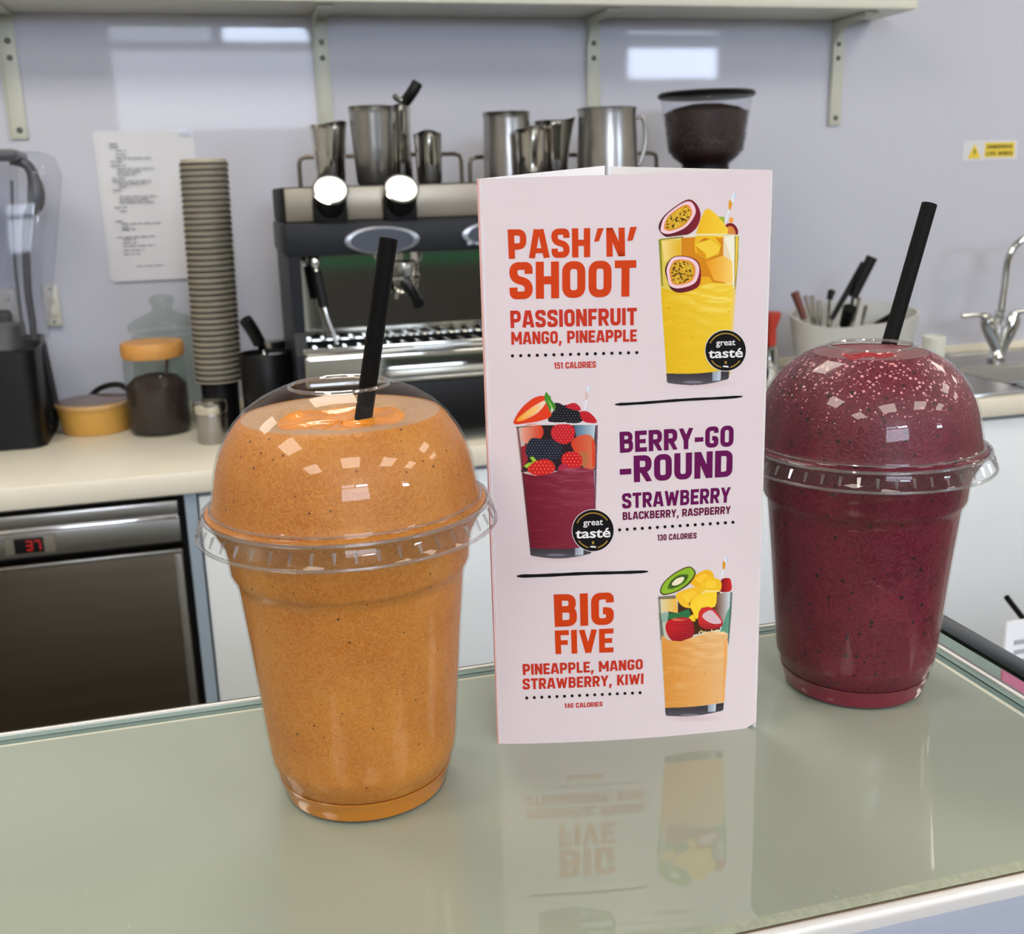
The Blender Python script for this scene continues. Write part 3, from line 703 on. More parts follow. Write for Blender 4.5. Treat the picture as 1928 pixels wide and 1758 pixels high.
A.put(A.mask([(120, 500), (275, 490), (290, 640), (230, 630), (180, 620), (130, 640)]), A.gx(120, 290, (214, 206, 170), (234, 176, 60)))
A.put(A.mask([(680, 450), (800, 440), (780, 820), (730, 800), (640, 640)]), A.gx(660, 800, (110, 70, 50), (206, 220, 226)))
A.put(A.mask([(765, 640), (808, 560), (790, 840), (700, 820), (740, 720)]), (70, 140, 110), .8)
A.put(A.mask([(105, 640), (125, 640), (160, 900), (125, 900)]), (60, 90, 84), .7)
for P, c_ in (([(420, 300), (540, 225), (610, 228), (640, 290), (560, 370), (500, 400), (410, 350)], (236, 176, 30)), ([(530, 320), (600, 285), (700, 320), (716, 380), (690, 430), (560, 440), (510, 400)], (240, 188, 40)),
              ([(270, 460), (400, 400), (490, 385), (530, 440), (400, 540), (420, 590), (330, 570)], (240, 186, 44)), ([(410, 540), (520, 450), (650, 425), (670, 440), (650, 580), (520, 590), (480, 700), (440, 640)], (244, 204, 48)),
              ([(390, 690), (450, 650), (460, 720), (400, 710)], (236, 190, 30))):
    A.put(A.mask(loop(P, 3)), c_); A.put(A.mask(loop([(x*.5+np.mean([q[0] for q in P])*.5, y*.5+np.mean([q[1] for q in P])*.5-6) for x, y in P], 3)), (248, 210, 70), .6)
A.put(A.mask([(530, 440), (560, 415), (700, 420), (690, 435), (580, 440)]), (246, 226, 170), .7)
A.put(A.mask(loop([(118, 410), (160, 330), (270, 240), (390, 187), (450, 215), (462, 270), (400, 360), (290, 430), (170, 465), (125, 450)])), (74, 64, 30))
A.put(A.mask(loop([(130, 410), (170, 335), (275, 250), (390, 198), (440, 222), (446, 270), (390, 345), (285, 420), (175, 452), (135, 440)])), (140, 178, 44))
A.put(A.mask(loop([(190, 390), (230, 320), (300, 270), (380, 262), (390, 290), (340, 350), (260, 398), (210, 405)])), (72, 104, 32)); A.put(A.mask(loop([(230, 360), (280, 305), (350, 290), (330, 340), (270, 372)])), (234, 224, 190))
r5 = np.random.default_rng(2)
for k in range(26):
    a = 2*PI*k/26; e, _d = A.el(290+78*math.cos(a)+8, 332+44*math.sin(a)-26*math.cos(a), 7, 4, a); A.put(e, (36, 44, 20))
def berry(A, pts, ca, cb, seed):
    m = A.mask(loop(pts)); xs = [p[0] for p in pts]; A.put(m, A.gx(min(xs), max(xs), ca, cb))
    ys = [p[1] for p in pts]; r = np.random.default_rng(seed)
    A.put(m*np.clip((A.Y-np.mean(ys))/(max(ys)-np.mean(ys)), 0, 1)*.5, (110, 10, 20))
    y = min(ys)+10
    while y < max(ys):
        x = min(xs)+8+((y//22) % 2)*11
        while x < max(xs): e, _d = A.el(x, y, 3, 4.5); A.put(e*m, (232, 130, 110), .8); x += 24
        y += 22
berry(A, [(172, 800), (190, 720), (290, 685), (400, 690), (445, 760), (440, 860), (340, 915), (230, 905)], (190, 20, 26), (150, 20, 34), 3)
A.put(A.mask([(225, 700), (260, 690), (330, 700), (400, 696), (330, 716), (250, 716)]), (240, 170, 120), .5)
berry(A, [(490, 720), (500, 620), (580, 578), (660, 620), (725, 720), (700, 780), (580, 798), (510, 770)], (200, 40, 36), (196, 40, 50), 4)
A.put(A.mask(loop([(530, 660), (600, 612), (650, 640), (715, 730), (640, 745), (560, 710)])), (214, 200, 204), .9)
r6 = np.random.default_rng(9)
for k in range(14): e, _d = A.el(500+k*15, 822+r6.uniform(-14, 10), 6, 10); A.put(e, (244, 214, 150))
body(A, [(130, 850), (200, 905), (320, 915), (450, 870), (600, 825), (740, 820), (780, 850), (772, 1100), (736, 1510), (400, 1560), (168, 1570)], (214, 140, 56), (228, 180, 122), (240, 208, 160), 23, 22, 130, 780, 820, 1560)
A.put(A.mask([(98, 490), (118, 490), (140, 860), (122, 900)]), (110, 110, 96), .7); A.put(A.mask([(800, 440), (822, 432), (812, 640), (785, 960), (775, 900), (792, 640)]), (70, 90, 80), .8)
A.put(A.mask([(98, 480), (270, 466), (270, 500), (100, 506)]), (90, 76, 60), .7)
A.put(A.mask([(740, 900), (775, 880), (745, 1500), (725, 1510)]), (232, 160, 90), .8)
basegl(A, 166, 1640, 738, 1590, 78, 26)
A.done('printed_glass')['label'] = 'printed orange smoothie with kiwi on top'
# award roundels
def roundel(cf, cx, cy, r, rot):
    P = lambda k, n=48, a0=0, a1=2*PI: [(cx+k*r*math.cos(a0+(a1-a0)*i/n), cy+k*r*math.sin(a0+(a1-a0)*i/n)) for i in range(n+1)]
    flat(cf, [P(1.03)[:-1]], ink('halo_white', (224, 218, 214)), 'roundel_halo', .00016)
    flat(cf, [P(1.0)[:-1]], BK, 'roundel', .00020)
    gd = ink('gold_ink', (160, 128, 52)); q = []
    for a0, a1 in ((math.radians(205), math.radians(325)), (math.radians(35), math.radians(75)), (math.radians(105), math.radians(145))):
        o, i_ = P(.88, 24, a0, a1), P(.82, 24, a0, a1); q += [[o[k], o[k+1], i_[k+1], i_[k]] for k in range(24)]
    q += [[(cx-.06*r, cy+.52*r), (cx+.06*r, cy+.52*r), (cx+.05*r, cy+.66*r), (cx-.05*r, cy+.66*r)]]
    flat(cf, q, gd, 'roundel_ring', .00024)
    wh = ink('white_ink', (232, 230, 228))
    flat(cf, [[(cx-.16*r, cy+.80*r), (cx-.1*r, cy+.74*r), (cx+.12*r, cy+.75*r), (cx+.15*r, cy+.84*r)]], wh, 'roundel_mark', .00024)
    for s_, y, hh, wd, bold in (('great', -.26, .24, .95, .014), ('tasté', .34, .36, 1.70, .020)):
        cu = bpy.data.curves.new('t', 'FONT'); cu.body = s_; cu.offset = bold; cu.resolution_u = 3
        ob = bpy.data.objects.new('t', cu); COL.objects.link(ob); bpy.context.view_layer.update()
        me = bpy.data.meshes.new_from_object(ob.evaluated_get(bpy.context.evaluated_depsgraph_get()))
        bpy.data.objects.remove(ob)
        co = np.array([v.co[:2] for v in me.vertices]); lo, hi = co.min(0), co.max(0)
        base = 0.0; k = wd*r/(hi[0]-lo[0]); ky = hh*r/.55
        g = G(); g.add([spt(*suv(*cf((cx-wd*r/2+(x-lo[0])*k, cy+y*r-yy*ky-(x-(lo[0]+hi[0])/2)*k*rot))), .00026) for x, yy in co], [tuple(p.vertices) for p in me.polygons])
        g.obj('roundel_lettering', wh, sign, smooth=0, fix=False); bpy.data.meshes.remove(me)
roundel(C1, 1610, 1183, 129, .03); roundel(C2, 745, 1027, 134, .04)

# ================================================================== smoothie cups
PR_CUP = [(0, .0010), (.0262, .0010), (.0278, 0), (.0288, .0008), (.0296, .0035), (.0301, .0066), (.0309, .0074), (.0312, .0082), (.0319, .0128), (.0328, .0142), (.0333, .018), (.0349, .037), (.0366, .058),
          (.0386, .079), (.0390, .0822), (.0402, .0836), (.0408, .0850), (.0412, .090), (.0420, .0945), (.0440, .0985), (.0465, .1035), (.0470, .1040)]
DOME = [(.0453, .1068), (.0449, .1080), (.0446, .1110), (.0443, .1124), (.0438, .1150), (.0429, .1200), (.0413, .1248), (.0389, .1297), (.0356, .1345), (.0313, .1388), (.0262, .1422), (.0212, .1445), (.0180, .1456), (.0168, .1460), (.0162, .1459), (.0160, .1450)]
LID = [(.0503, .0976), (.0505, .0982), (.0502, .0990), (.0496, .0998), (.0486, .1030), (.0481, .1046), (.0480, .1056), (.0475, .1062), (.0466, .1064), (.0458, .1062)] + DOME
CON = [(0, .0078), (.0288, .0078), (.0300, .0086), (.0304, .0090), (.0313, .0130), (.0322, .0144), (.0327, .018), (.0343, .037), (.0360, .058), (.0380, .079), (.0384, .0824), (.0396, .0838), (.0402, .0850), (.0406, .090), (.0414, .0945), (.0434, .0985), (.0460, .1035), (.0470, .1050), (.0468, .1058), (.0452, .1062), (.0441, .1078),
       (.0438, .1110), (.0435, .1124), (.0431, .1150), (.0422, .1200), (.0406, .1248), (.0382, .1297), (.0349, .1345), (.0336, .1360)]
def pulp(name, c0, c1, cdark, clight, speck, speck_sc, speck_d, bub, sss, sc=1.0):
    m = mat(name, c0, .42, spec=.35, sss=sss, coat=.0)
    b = bsdf(m); tc = N(m, 'ShaderNodeTexCoord').outputs['Object']
    # curly pulp strands: distorted noise contour lines
    n1 = N(m, 'ShaderNodeTexNoise', i_Scale=330.0*sc, i_Detail=1.5, i_Distortion=1.8); L(m, tc, n1.inputs['Vector'])
    r1 = N(m, 'ShaderNodeValToRGB'); e = r1.color_ramp.elements; e[0].position = .40; e[0].color = (0, 0, 0, 1); e[1].position = .50; e[1].color = (1, 1, 1, 1)
    x = e.new(.60); x.color = (0, 0, 0, 1); L(m, n1.outputs[0], r1.inputs[0])
    n2 = N(m, 'ShaderNodeTexNoise', i_Scale=42.0, i_Detail=5.0); L(m, tc, n2.inputs['Vector'])
    mr = N(m, 'ShaderNodeMapRange'); mr.inputs[1].default_value = .32; mr.inputs[2].default_value = .68; L(m, n2.outputs[0], mr.inputs[0])
    a = N(m, 'ShaderNodeMix', data_type='RGBA'); a.inputs['A'].default_value = (*rgb(*c0), 1); a.inputs['B'].default_value = (*rgb(*c1), 1); L(m, mr.outputs[0], a.inputs['Factor'])
    k = N(m, 'ShaderNodeMath', operation='MULTIPLY'); k.inputs[1].default_value = .24; L(m, r1.outputs[0], k.inputs[0])
    c = N(m, 'ShaderNodeMix', data_type='RGBA'); L(m, k.outputs[0], c.inputs['Factor']); L(m, a.outputs['Result'], c.inputs['A']); c.inputs['B'].default_value = (*rgb(*clight), 1)
    n3 = N(m, 'ShaderNodeTexNoise', i_Scale=520.0*sc, i_Detail=1.0, i_Distortion=2.2); L(m, tc, n3.inputs['Vector'])
    r3 = N(m, 'ShaderNodeMapRange'); r3.inputs[1].default_value = .58; r3.inputs[2].default_value = .66; r3.inputs[4].default_value = .32; L(m, n3.outputs[0], r3.inputs[0])
    d = N(m, 'ShaderNodeMix', data_type='RGBA'); L(m, r3.outputs[0], d.inputs['Factor']); L(m, c.outputs['Result'], d.inputs['A']); d.inputs['B'].default_value = (*rgb(*cdark), 1)
    last = d
    vo = N(m, 'ShaderNodeTexVoronoi', i_Scale=speck_sc); L(m, tc, vo.inputs['Vector'])
    sepc = N(m, 'ShaderNodeSeparateColor'); L(m, vo.outputs['Color'], sepc.inputs[0])
    th = N(m, 'ShaderNodeMath', operation='MULTIPLY'); th.inputs[1].default_value = speck_d; L(m, sepc.outputs[0], th.inputs[0])
    p2 = N(m, 'ShaderNodeMath', operation='POWER'); p2.inputs[1].default_value = 1.6; L(m, sepc.outputs[0], p2.inputs[0]); L(m, p2.outputs[0], th.inputs[0])
    lt = N(m, 'ShaderNodeMath', operation='LESS_THAN'); L(m, vo.outputs['Distance'], lt.inputs[0]); L(m, th.outputs[0], lt.inputs[1])
    f = N(m, 'ShaderNodeMix', data_type='RGBA'); L(m, lt.outputs[0], f.inputs['Factor']); L(m, last.outputs['Result'], f.inputs['A']); f.inputs['B'].default_value = (*rgb(*speck), 1)
    last = f
    if bub:   # tiny froth bubbles caught under the dome
        v2 = N(m, 'ShaderNodeTexVoronoi', i_Scale=680.0); L(m, tc, v2.inputs['Vector'])
        s2 = N(m, 'ShaderNodeSeparateColor'); L(m, v2.outputs['Color'], s2.inputs[0])
        sx = N(m, 'ShaderNodeSeparateXYZ'); L(m, tc, sx.inputs[0])
        zr = N(m, 'ShaderNodeMapRange'); zr.inputs[1].default_value = .108; zr.inputs[2].default_value = .135; zr.inputs[3].default_value = 0; zr.inputs[4].default_value = bub; L(m, sx.outputs[2], zr.inputs[0])
        q = N(m, 'ShaderNodeMath', operation='MULTIPLY'); L(m, s2.outputs[1], q.inputs[0]); L(m, zr.outputs[0], q.inputs[1])
        l2 = N(m, 'ShaderNodeMath', operation='LESS_THAN'); L(m, v2.outputs['Distance'], l2.inputs[0]); L(m, q.outputs[0], l2.inputs[1])
        f2 = N(m, 'ShaderNodeMix', data_type='RGBA'); L(m, l2.outputs[0], f2.inputs['Factor']); L(m, last.outputs['Result'], f2.inputs['A']); f2.inputs['B'].default_value = (*rgb(214, 150, 150), 1); last = f2
    L(m, last.outputs['Result'], b.inputs['Base Color'])
    bp = N(m, 'ShaderNodeBump', i_Strength=.35, i_Distance=.0004); L(m, r1.outputs[0], bp.inputs['Height']); L(m, bp.outputs[0], b.inputs['Normal'])
    return m
M['crimp'] = clear('crimp_plastic', (240, 240, 240), 1.6, .04, .06, mul=1.8)
M['rim_plastic'] = clear('rim_plastic', (244, 244, 244), 1.6, .05, .04, mul=1.8)
M['orange'] = pulp('orange_smoothie', (178, 106, 30), (196, 126, 45), (154, 86, 18), (230, 172, 94), (90, 52, 16), 330.0, .17, 0, .0, .95)
M['berry'] = pulp('berry_smoothie', (82, 10, 28), (106, 19, 42), (56, 6, 20), (150, 46, 70), (28, 6, 14), 300.0, .28, .5, .0, .72)
def smoothie(name, label, x, y, sc, m_con, m_low, m_foam, m_top, group, fill=.1360):
    ins = [(r-.0007, z-.0003) for r, z in DOME]; rf = [r for r, z in ins if z <= fill][-1]; up_ = next((r, z) for r, z in ins if z > fill); dn_ = [(r, z) for r, z in ins if z <= fill][-1]
    tf = (fill-dn_[1])/(up_[1]-dn_[1]); rf = dn_[0]+(up_[0]-dn_[0])*tf
    con_p = [p for p in CON if p[1] < .1112]+[p for p in ins if .1112 < p[1] < fill-.0002]+[(rf, fill), (rf-.0006, fill-.0001)]
    t = thing(name, label, 'smoothie', (x, y, 0), group)
    lc = lambda prof: [(r*sc, z*sc) for r, z in prof]
    O = (x, y, .0002)
    g = G().lathe(lc(PR_CUP), O, 96, cap1=False); g.obj('cup', M['cup_plastic'], t, smooth=50)
    lid = G().lathe(lc(LID), O, 128, cap0=False, cap1=False).obj('dome_lid', M['lid_plastic'], t, smooth=50)
    g = G()
    for k in range(46):     # moulded crimps hanging in the skirt
        a = 2*PI*k/46; ca, sa = math.cos(a), math.sin(a)
        P = lambda r, z, w: (x+(r*ca-w*sa)*sc, y+(r*sa+w*ca)*sc, z*sc+.0002)
        w = .00075
        vs = [P(.0480, .1035, -w), P(.0480, .1035, w), P(.0497, .1000, w*.6), P(.0497, .1000, -w*.6), P(.0489, .1036, 0), P(.0501, .1004, 0)]
        g.add(vs, [(0, 1, 4), (1, 2, 5, 4), (2, 3, 5), (3, 0, 4, 5), (0, 3, 2, 1)])
    g.obj('crimps', M['crimp'], lid, smooth=0)
    g = G()
    for R_, z_, q_ in ((.0501, .0984, .00062), (.0477, .1052, .0007), (.0163, .1456, .0006), (.0452, .1072, .0004)):
        g.lathe([((R_+q_*math.cos(a_*PI/4))*sc, (z_+q_*math.sin(a_*PI/4))*sc) for a_ in range(8)], O, 128, closed=True)
    g.obj('rolled_edges', M['rim_plastic'], lid)
    g = G().lathe([(r*sc, z*sc) for r, z in ((.0451, .1075), (.0455, .1079), (.0451, .1083))], O, 96, cap0=False, cap1=False)
    g.obj('moulded_line', M['lid_plastic'], lid)
    con = G().lathe([(r, z) for r, z in lc(con_p)], (0, 0, 0), 96, cap1=False)
    o = con.obj('blended_fruit', m_con, t, smooth=60); o.location = (0, 0, .0002); o.matrix_parent_inverse = Matrix(); 
    G().lathe(lc([(0, .0012), (.0270, .0012), (.0284, .0012), (.0291, .0035), (.0296, .0066), (.0304, .0076), (.0306, .0086), (.0290, .0080), (0, .0080)]), O, 96).obj('base_refraction', m_low, t, smooth=50)  # drink colour refracted in the plastic base, made as a solid
    # uneven surface of the drink
    n = 5 if fill < .138 else 7
    g = G(); seg, rings = 96, 14; vs = []; r0 = np.random.default_rng(3)
    ph = r0.random(6)*6
    for i in range(rings+1):
        q = i/rings; r = (rf-.0003)*(1-q)
        for k in range(seg):
            a = 2*PI*k/seg
            wob = .0006*math.sin(3*a+ph[0])*q*(1-q)*3+.0004*math.sin(7*a+ph[1]+q*9)*min(1, q*3)
            z = fill-.0008*min(1, q*3)-.0022*max(0, min(1, (q-(n/rings-.06))/.12))+wob
            vs.append((x+r*math.cos(a)*sc, y+r*math.sin(a)*sc, z*sc))
    fo = [(i*seg+k, i*seg+(k+1) % seg, (i+1)*seg+(k+1) % seg, (i+1)*seg+k) for i in range(rings) for k in range(seg)]
    n = 5 if fill < .138 else 7
    G().add(vs[:(n+1)*seg], fo[:n*seg]).obj('froth', m_foam, t, smooth=60, fix=False)
    G().add(vs[n*seg:], fo[:(rings-n)*seg]).obj('drink_surface', m_top, t, smooth=60, fix=False)
    return t
foam_o = vary(mat('orange_froth', (190, 146, 98), .3, spec=.5), 500, .12, bump=.4); foam_b = vary(mat('berry_froth', (138, 84, 84), .3), 500, .12, bump=.4)
top_o = vary(mat('orange_surface', (222, 138, 40), .22, spec=.6), 160, .14, bump=.6, bscale=200); top_b = vary(mat('berry_surface', (160, 28, 38), .2, spec=.6), 160, .2, bump=.6, bscale=200)
low_o = mat('amber_refraction', (196, 122, 26), .12, spec=.6); low_b = mat('ruby_refraction', (124, 24, 50), .12, spec=.6)
CL, CRX = (.0351, .3539), (.2440, .3700)
smoothie('orange_smoothie', 'orange smoothie in a clear domed plastic cup, left of the pink menu sign', *CL, 1.0, M['orange'], low_o, foam_o, top_o, 'domed takeaway smoothies')
smoothie('berry_smoothie', 'dark red berry smoothie in a clear domed plastic cup, right of the sign', *CRX, .98, M['berry'], low_b, foam_b, top_b, 'domed takeaway smoothies', .1432)
def drinking_straw(P, Q, r, label, L_in=.03):
    P, Q = Vector(P), Vector(Q); d = (Q-P).normalized(); P2 = P-d*L_in
    t = thing('drinking_straw', label, 'straw', tuple(P2), 'black drinking straws')
    g = G(); up = d.orthogonal().normalized(); sd = d.cross(up); seg = 24; vs = []
    rings = [(P2, r), (Q, r), (Q, r*.86), (P2, r*.86)]
    for c_, q in rings:
        for k in range(seg): a = 2*PI*k/seg; vs.append(c_+(up*math.cos(a)+sd*math.sin(a))*q)
    fs = [(i*seg+k, i*seg+(k+1) % seg, ((i+1) % 4)*seg+(k+1) % seg, ((i+1) % 4)*seg+k) for i in range(4) for k in range(seg)]
    g.add(vs, fs).obj('tube', M['straw'], t)
    g = G(); n = 60; L0 = (Q-P2).length; w = []      # spiral seam of the wound paper
    for i in range(n+1):
        s = i/n*L0; a = s/(2*PI*r)*2*PI*.35; w.append(P2+d*s+(up*math.cos(a)+sd*math.sin(a))*r*.985)
    g.tube(w, r*.03, 4).obj('seam', M['straw'], t)
    return t
p0 = onz(684, 788, .1330); q0 = ony(732, 449, p0[1]-.004)
drinking_straw(p0, q0, .0030, 'black straw standing in the orange smoothie')
p1 = onz(1672, 655, .1385); q1 = ony(1750, 384, p1[1]+.006)
drinking_straw(p1, q1, .0031, 'black straw standing in the dark red smoothie')

# ================================================================== lower right: price card and a third drink behind the glass
c0 = ony(1897, 1172, .86)
card = thing('price_card', 'white and pink price card at the right edge, behind the dark green glass edge', 'sign', (c0[0]+.05, .86, -.42))
zt = c0[2]; zb = ony(1914, 1247, .86)[2]
G().box((c0[0], .86, zb), (c0[0]+.12, .863, zt)).obj('white_panel', M['paper'], card, smooth=0)
G().box((c0[0], .86, -.42), (c0[0]+.12, .863, zb)).obj('pink_panel', mat('hot_pink', (214, 108, 148), .5), card, smooth=0)
g = G()
for k in range(4):
    z = zt-.026-.011*k; a = c0[0]+.010+.001*k
    for w0, w1 in ((0, .017), (.021, .034), (.038, .06)): g.box((a+w0, .8592, z), (a+w1, .8598, z+.005))
g.obj('print_lines', M['ink_grey'], card, smooth=0)
q2 = ony(1895, 1124, .95); d2 = ony(1945, 1188, .95)
d2 = q2+(d2-q2)/np.linalg.norm(d2-q2)*.17
drinking_straw(d2, q2, .0032, 'black straw leaning out of a drink behind the glass, right edge', L_in=.01)
cup3 = thing('plastic_cup', 'clear plastic cup on the lower shelf, just outside the right edge', 'cup', (d2[0]+.01, .95, -.42))
G().lathe([(0, 0), (.030, 0), (.034, .02), (.045, .1), (.047, .104)], (d2[0]+.012, .95, -.42), 48, cap1=False).obj('cup', M['cup_plastic'], cup3)

# ================================================================== back counter
SX0, SX1, SY0, SY1 = 1.735, 2.20, 2.06, 2.33     # sink bowl opening
YWF = 1.97
wt = thing('worktop', 'long cream laminate worktop running along the back wall', 'worktop', (1, 2.2, ZW))
g = G(); zt, zb = ZW, ZW-.042
g.box((XL+.01, YWF, zb), (SX0, YW-.001, zt), bev=.005); g.box((SX1, YWF, zb), (XR-.01, YW-.001, zt), bev=.005)
g.box((SX0-.008, YWF, zb), (SX1+.008, SY0, zt), bev=.005); g.box((SX0-.008, SY1, zb), (SX1+.008, YW-.001, zt), bev=.005)
g.obj('slab', M['worktop'], wt)
G().box((XL+.01, YW-.014, ZW+.0005), (XR-.01, YW-.001, ZW+.022), bev=.003).obj('upstand', M['worktop'], wt)
# base cabinets
def cabinet(x0, x1, label, doors=1, handle=True):
    t = thing('base_cabinet', label, 'cabinet', ((x0+x1)/2, 2.2, ZF), 'white cabinets under the worktop')
    G().box((x0, YWF+.035, ZF+.1), (x1, YW-.01, ZW-.043)).obj('carcass', M['cab_blue'], t, smooth=0)
    G().box((x0, YWF+.06, ZF), (x1, YW-.05, ZF+.1)).obj('plinth', M['cab_white'], t, smooth=0)
    w = (x1-x0)/doors
    for k in range(doors):
        d = G().box((x0+w*k+.002, YWF+.014, ZF+.11), (x0+w*(k+1)-.002, YWF+.033, ZW-.052), bev=.0015).obj('door', M['cab_white'], t)
        if handle: G().box((x0+w*k+w*.3, YWF+.004, ZF+.2), (x0+w*k+w*.7, YWF+.013, ZF+.212), bev=.002).obj('handle', M['steel'], d)
fx = float(ony(352, 1000, YWF+.02)[0])
cabinet(fx+.025, .66, 'white cupboard door right of the stainless fridge, behind the orange smoothie')
cabinet(.664, 1.9, 'white double cupboard under the espresso machine, behind the sign', 2)
cabinet(1.904, 3.2, 'white double cupboard under the sink, right of the berry smoothie', 2)
G().box((fx+.002, YWF+.010, ZF), (fx+.023, YW-.02, ZW-.043)).obj('trim_1', M['cab_blue'], smooth=0)
struct(bpy.data.objects['trim_1'])
# under-counter fridge
fr = thing('undercounter_fridge', 'stainless under-counter fridge with red digital display, below the worktop', 'fridge', (fx-.3, 2.2, ZF))
YFd = YWF+.020
def zat(x, y, Y): return float(ony(x, y, Y)[2])
z_a, z_b, z_c, z_d = zat(200, 955, YFd), zat(200, 986, YFd), zat(200, 1034, YFd), zat(200, 1046, YFd)
fr0 = fx-.62; fr1 = float(ony(340, 1000, YFd)[0])
G().box((fr0, YFd+.03, ZF+.02), (fx-.001, YW-.03, ZW-.055)).obj('body', M['gap'], fr, smooth=0)
G().box((fr0, YFd, z_b+.002), (fr1, YFd+.03, z_a), bev=.004).obj('top_trim', M['steel'], fr)
G().box((fr0, YFd-.004, z_b-.003), (fr1, YFd+.03, z_b+.004), bev=.003).obj('trim_lip', M['chrome'], fr)
cp = G().box((fr0, YFd+.002, z_c), (fr1, YFd+.03, z_b-.003), bev=.002).obj('control_panel', M['steel'], fr)
x_a, x_b = float(ony(5, 1020, YFd)[0]), float(ony(104, 1012, YFd)[0]); zc = (z_b+z_c)/2-.001
dp = G().box((x_a, YFd-.002, zc-.018), (x_b, YFd+.01, zc+.018), bev=.004).obj('display_bezel', mat('bezel_grey', (112, 108, 98), .4), fr)
G().box((x_a+.018, YFd-.004, zc-.014), (x_b-.020, YFd, zc+.014), bev=.001).obj('display', M['black'], dp)
def seg7(g, x, z, w, h, on, t, Y):
    S = {'a': ((0, h), (w, h)), 'b': ((w, h), (w, h/2)), 'c': ((w, h/2), (w, 0)), 'd': ((0, 0), (w, 0)), 'e': ((0, 0), (0, h/2)), 'f': ((0, h/2), (0, h)), 'g': ((0, h/2), (w, h/2))}
    for k in on:
        (a, b_), (c_, d) = S[k]; g.box((x+min(a, c_)-t/2, Y-.0006, z+min(b_, d)-t/2), (x+max(a, c_)+t/2, Y, z+max(b_, d)+t/2))
xd = float(ony(50, 1015, YFd)[0])
g = G(); seg7(g, xd, zc-.008, .008, .016, 'abcdg', .0022, YFd-.004); seg7(g, xd+.0135, zc-.008, .008, .016, 'abc', .0022, YFd-.004)
g.obj('digits', M['red_led'], dp, smooth=0)
dr = G().box((fr0, YFd-.004, ZF+.08), (fr1, YFd+.035, z_d), bev=.003).obj('door', M['steel_dark'], fr)
G().box((fr0, YFd-.007, z_d-.008), (fr1, YFd-.003, z_d-.001), bev=.0015).obj('door_edge', M['steel'], dr)
G().box((fr1-.016, YFd-.007, ZF+.08), (fr1-.003, YFd-.003, z_d-.01), bev=.0015).obj('door_edge', M['steel'], dr)
G().box((fr0, YFd+.04, ZF), (fr1, YW-.1, ZF+.07)).obj('kick_plate', M['gap'], fr, smooth=0)

# ================================================================== shelf and brackets
zs = float(ony(60, 24, YW)[2]); sh_r = onz(1728, 17, zs)
sy = float(sh_r[1]); th_ = float(ony(1728, 1, sy)[2]-zs)+.001
shelf = G().box((XL+.2, sy, zs), (float(sh_r[0]), YW-.001, zs+th_), bev=.002).obj('wall_shelf', M['shelf'])
tag(shelf, 'long off-white shelf board across the top of the picture', 'shelf')
zbk = float(ony(44, 262, YW)[2])
BR = [((2, 60), 'leftmost, at the left edge above the blender'), ((592, 590), 'second from the left, above the steel jugs'), ((1113, 120), 'third from the left, above the pink sign'), ((1583, 100), 'rightmost, near the shelf end')]
for k, (px, where) in enumerate([((23, 150), 0), ((608, 150), 1), ((1116, 150), 2), ((1573, 150), 3)]):
    x = float(ony(px[0], px[1], YW)[0]); lab = 'off-white steel shelf bracket, ' + BR[k][1]
    t = thing('shelf_bracket', lab, 'bracket', (x, YW, zs), 'brackets carrying the wall shelf'); w = .017
    G().box((x-w, YW-.006, zbk), (x+w, YW-.001, zs-.001), bev=.001).obj('wall_plate', M['bracket'], t)
    G().box((x-w, sy+.035, zs-.006), (x+w, YW-.002, zs-.001), bev=.001).obj('shelf_plate', M['bracket'], t)
    f0 = lambda p, x=x: (x-w-.0005, p[0], p[1]); f1 = lambda p, x=x: (x-w+.002, p[0], p[1])
    g = G(); P = [(YW-.002, zs-.002), (YW-.002, zbk), (YW-.010, zbk), (YW-.016, zs-.06), (YW-.045, zs-.026), (sy+.035, zs-.010), (sy+.035, zs-.002)]
    g.prism(P, f0, f1); g.obj('flange', M['bracket'], t, smooth=0)
    for dz in (.055, .088, zs-zbk-.018):
        G().lathe([(0, .004), (.004, .0035), (.0058, .0015), (.0062, 0)], (x+.002, YW-.006, zs-dz), 16, M=Matrix.Rotation(PI/2, 4, 'X')).obj('screw', M['screw'], t)

# ================================================================== things on the wall
def wq(px, py, off=.001): p = ony(px, py, YW-off); return float(p[0]), float(p[2])
x0, z1 = wq(180, 250); x1, z0 = wq(390, 522)
sheet = thing('paper_notice', 'white typed A4 sheet fixed to the wall left of the cup stack', 'notice', ((x0+x1)/2, YW, z0))
G().box((x0-.006, YW-.002, z0+.004), (x1-.012, YW-.0012, z1+.003)).obj('rear_sheet', M['paper'], sheet, smooth=0)
g = G(); nn = 10; vs = []
for j in range(nn+1):
    for i in range(3):
        u, v = i/2, j/nn; vs.append((x0+(x1-x0)*u, YW-.0035-.002*math.sin(v*5)*u-.003*(1-v)**3, z0+(z1-z0)*v))
g.add(vs, [(j*3+i, j*3+i+1, j*3+i+4, j*3+i+3) for j in range(nn) for i in range(2)]).obj('front_sheet', M['paper'], sheet, fix=False)
rows = [(230, 60, 0), (262, 62, 0), (300, 75, 1), (340, 70, 1), (375, 250, 1), (410, 90, 0), (450, 110, 0), (485, 270, 1), (515, 175, 1), (545, 130, 1), (580, 95, 0), (610, 280, 0), (635, 215, 1), (665, 70, 1), (700, 60, 0),
        (770, 280, 1), (800, 210, 1), (830, 250, 1), (880, 100, 0), (920, 45, 1), (1020, 60, 0), (1050, 290, 1), (1085, 70, 1), (1110, 110, 1), (1190, 280, 0), (1215, 100, 1), (1250, 100, 1), (1285, 240, 1), (1330, 150, 1), (1370, 130, 1), (1500, 200, 3)]
g = G(); r7 = np.random.default_rng(5)
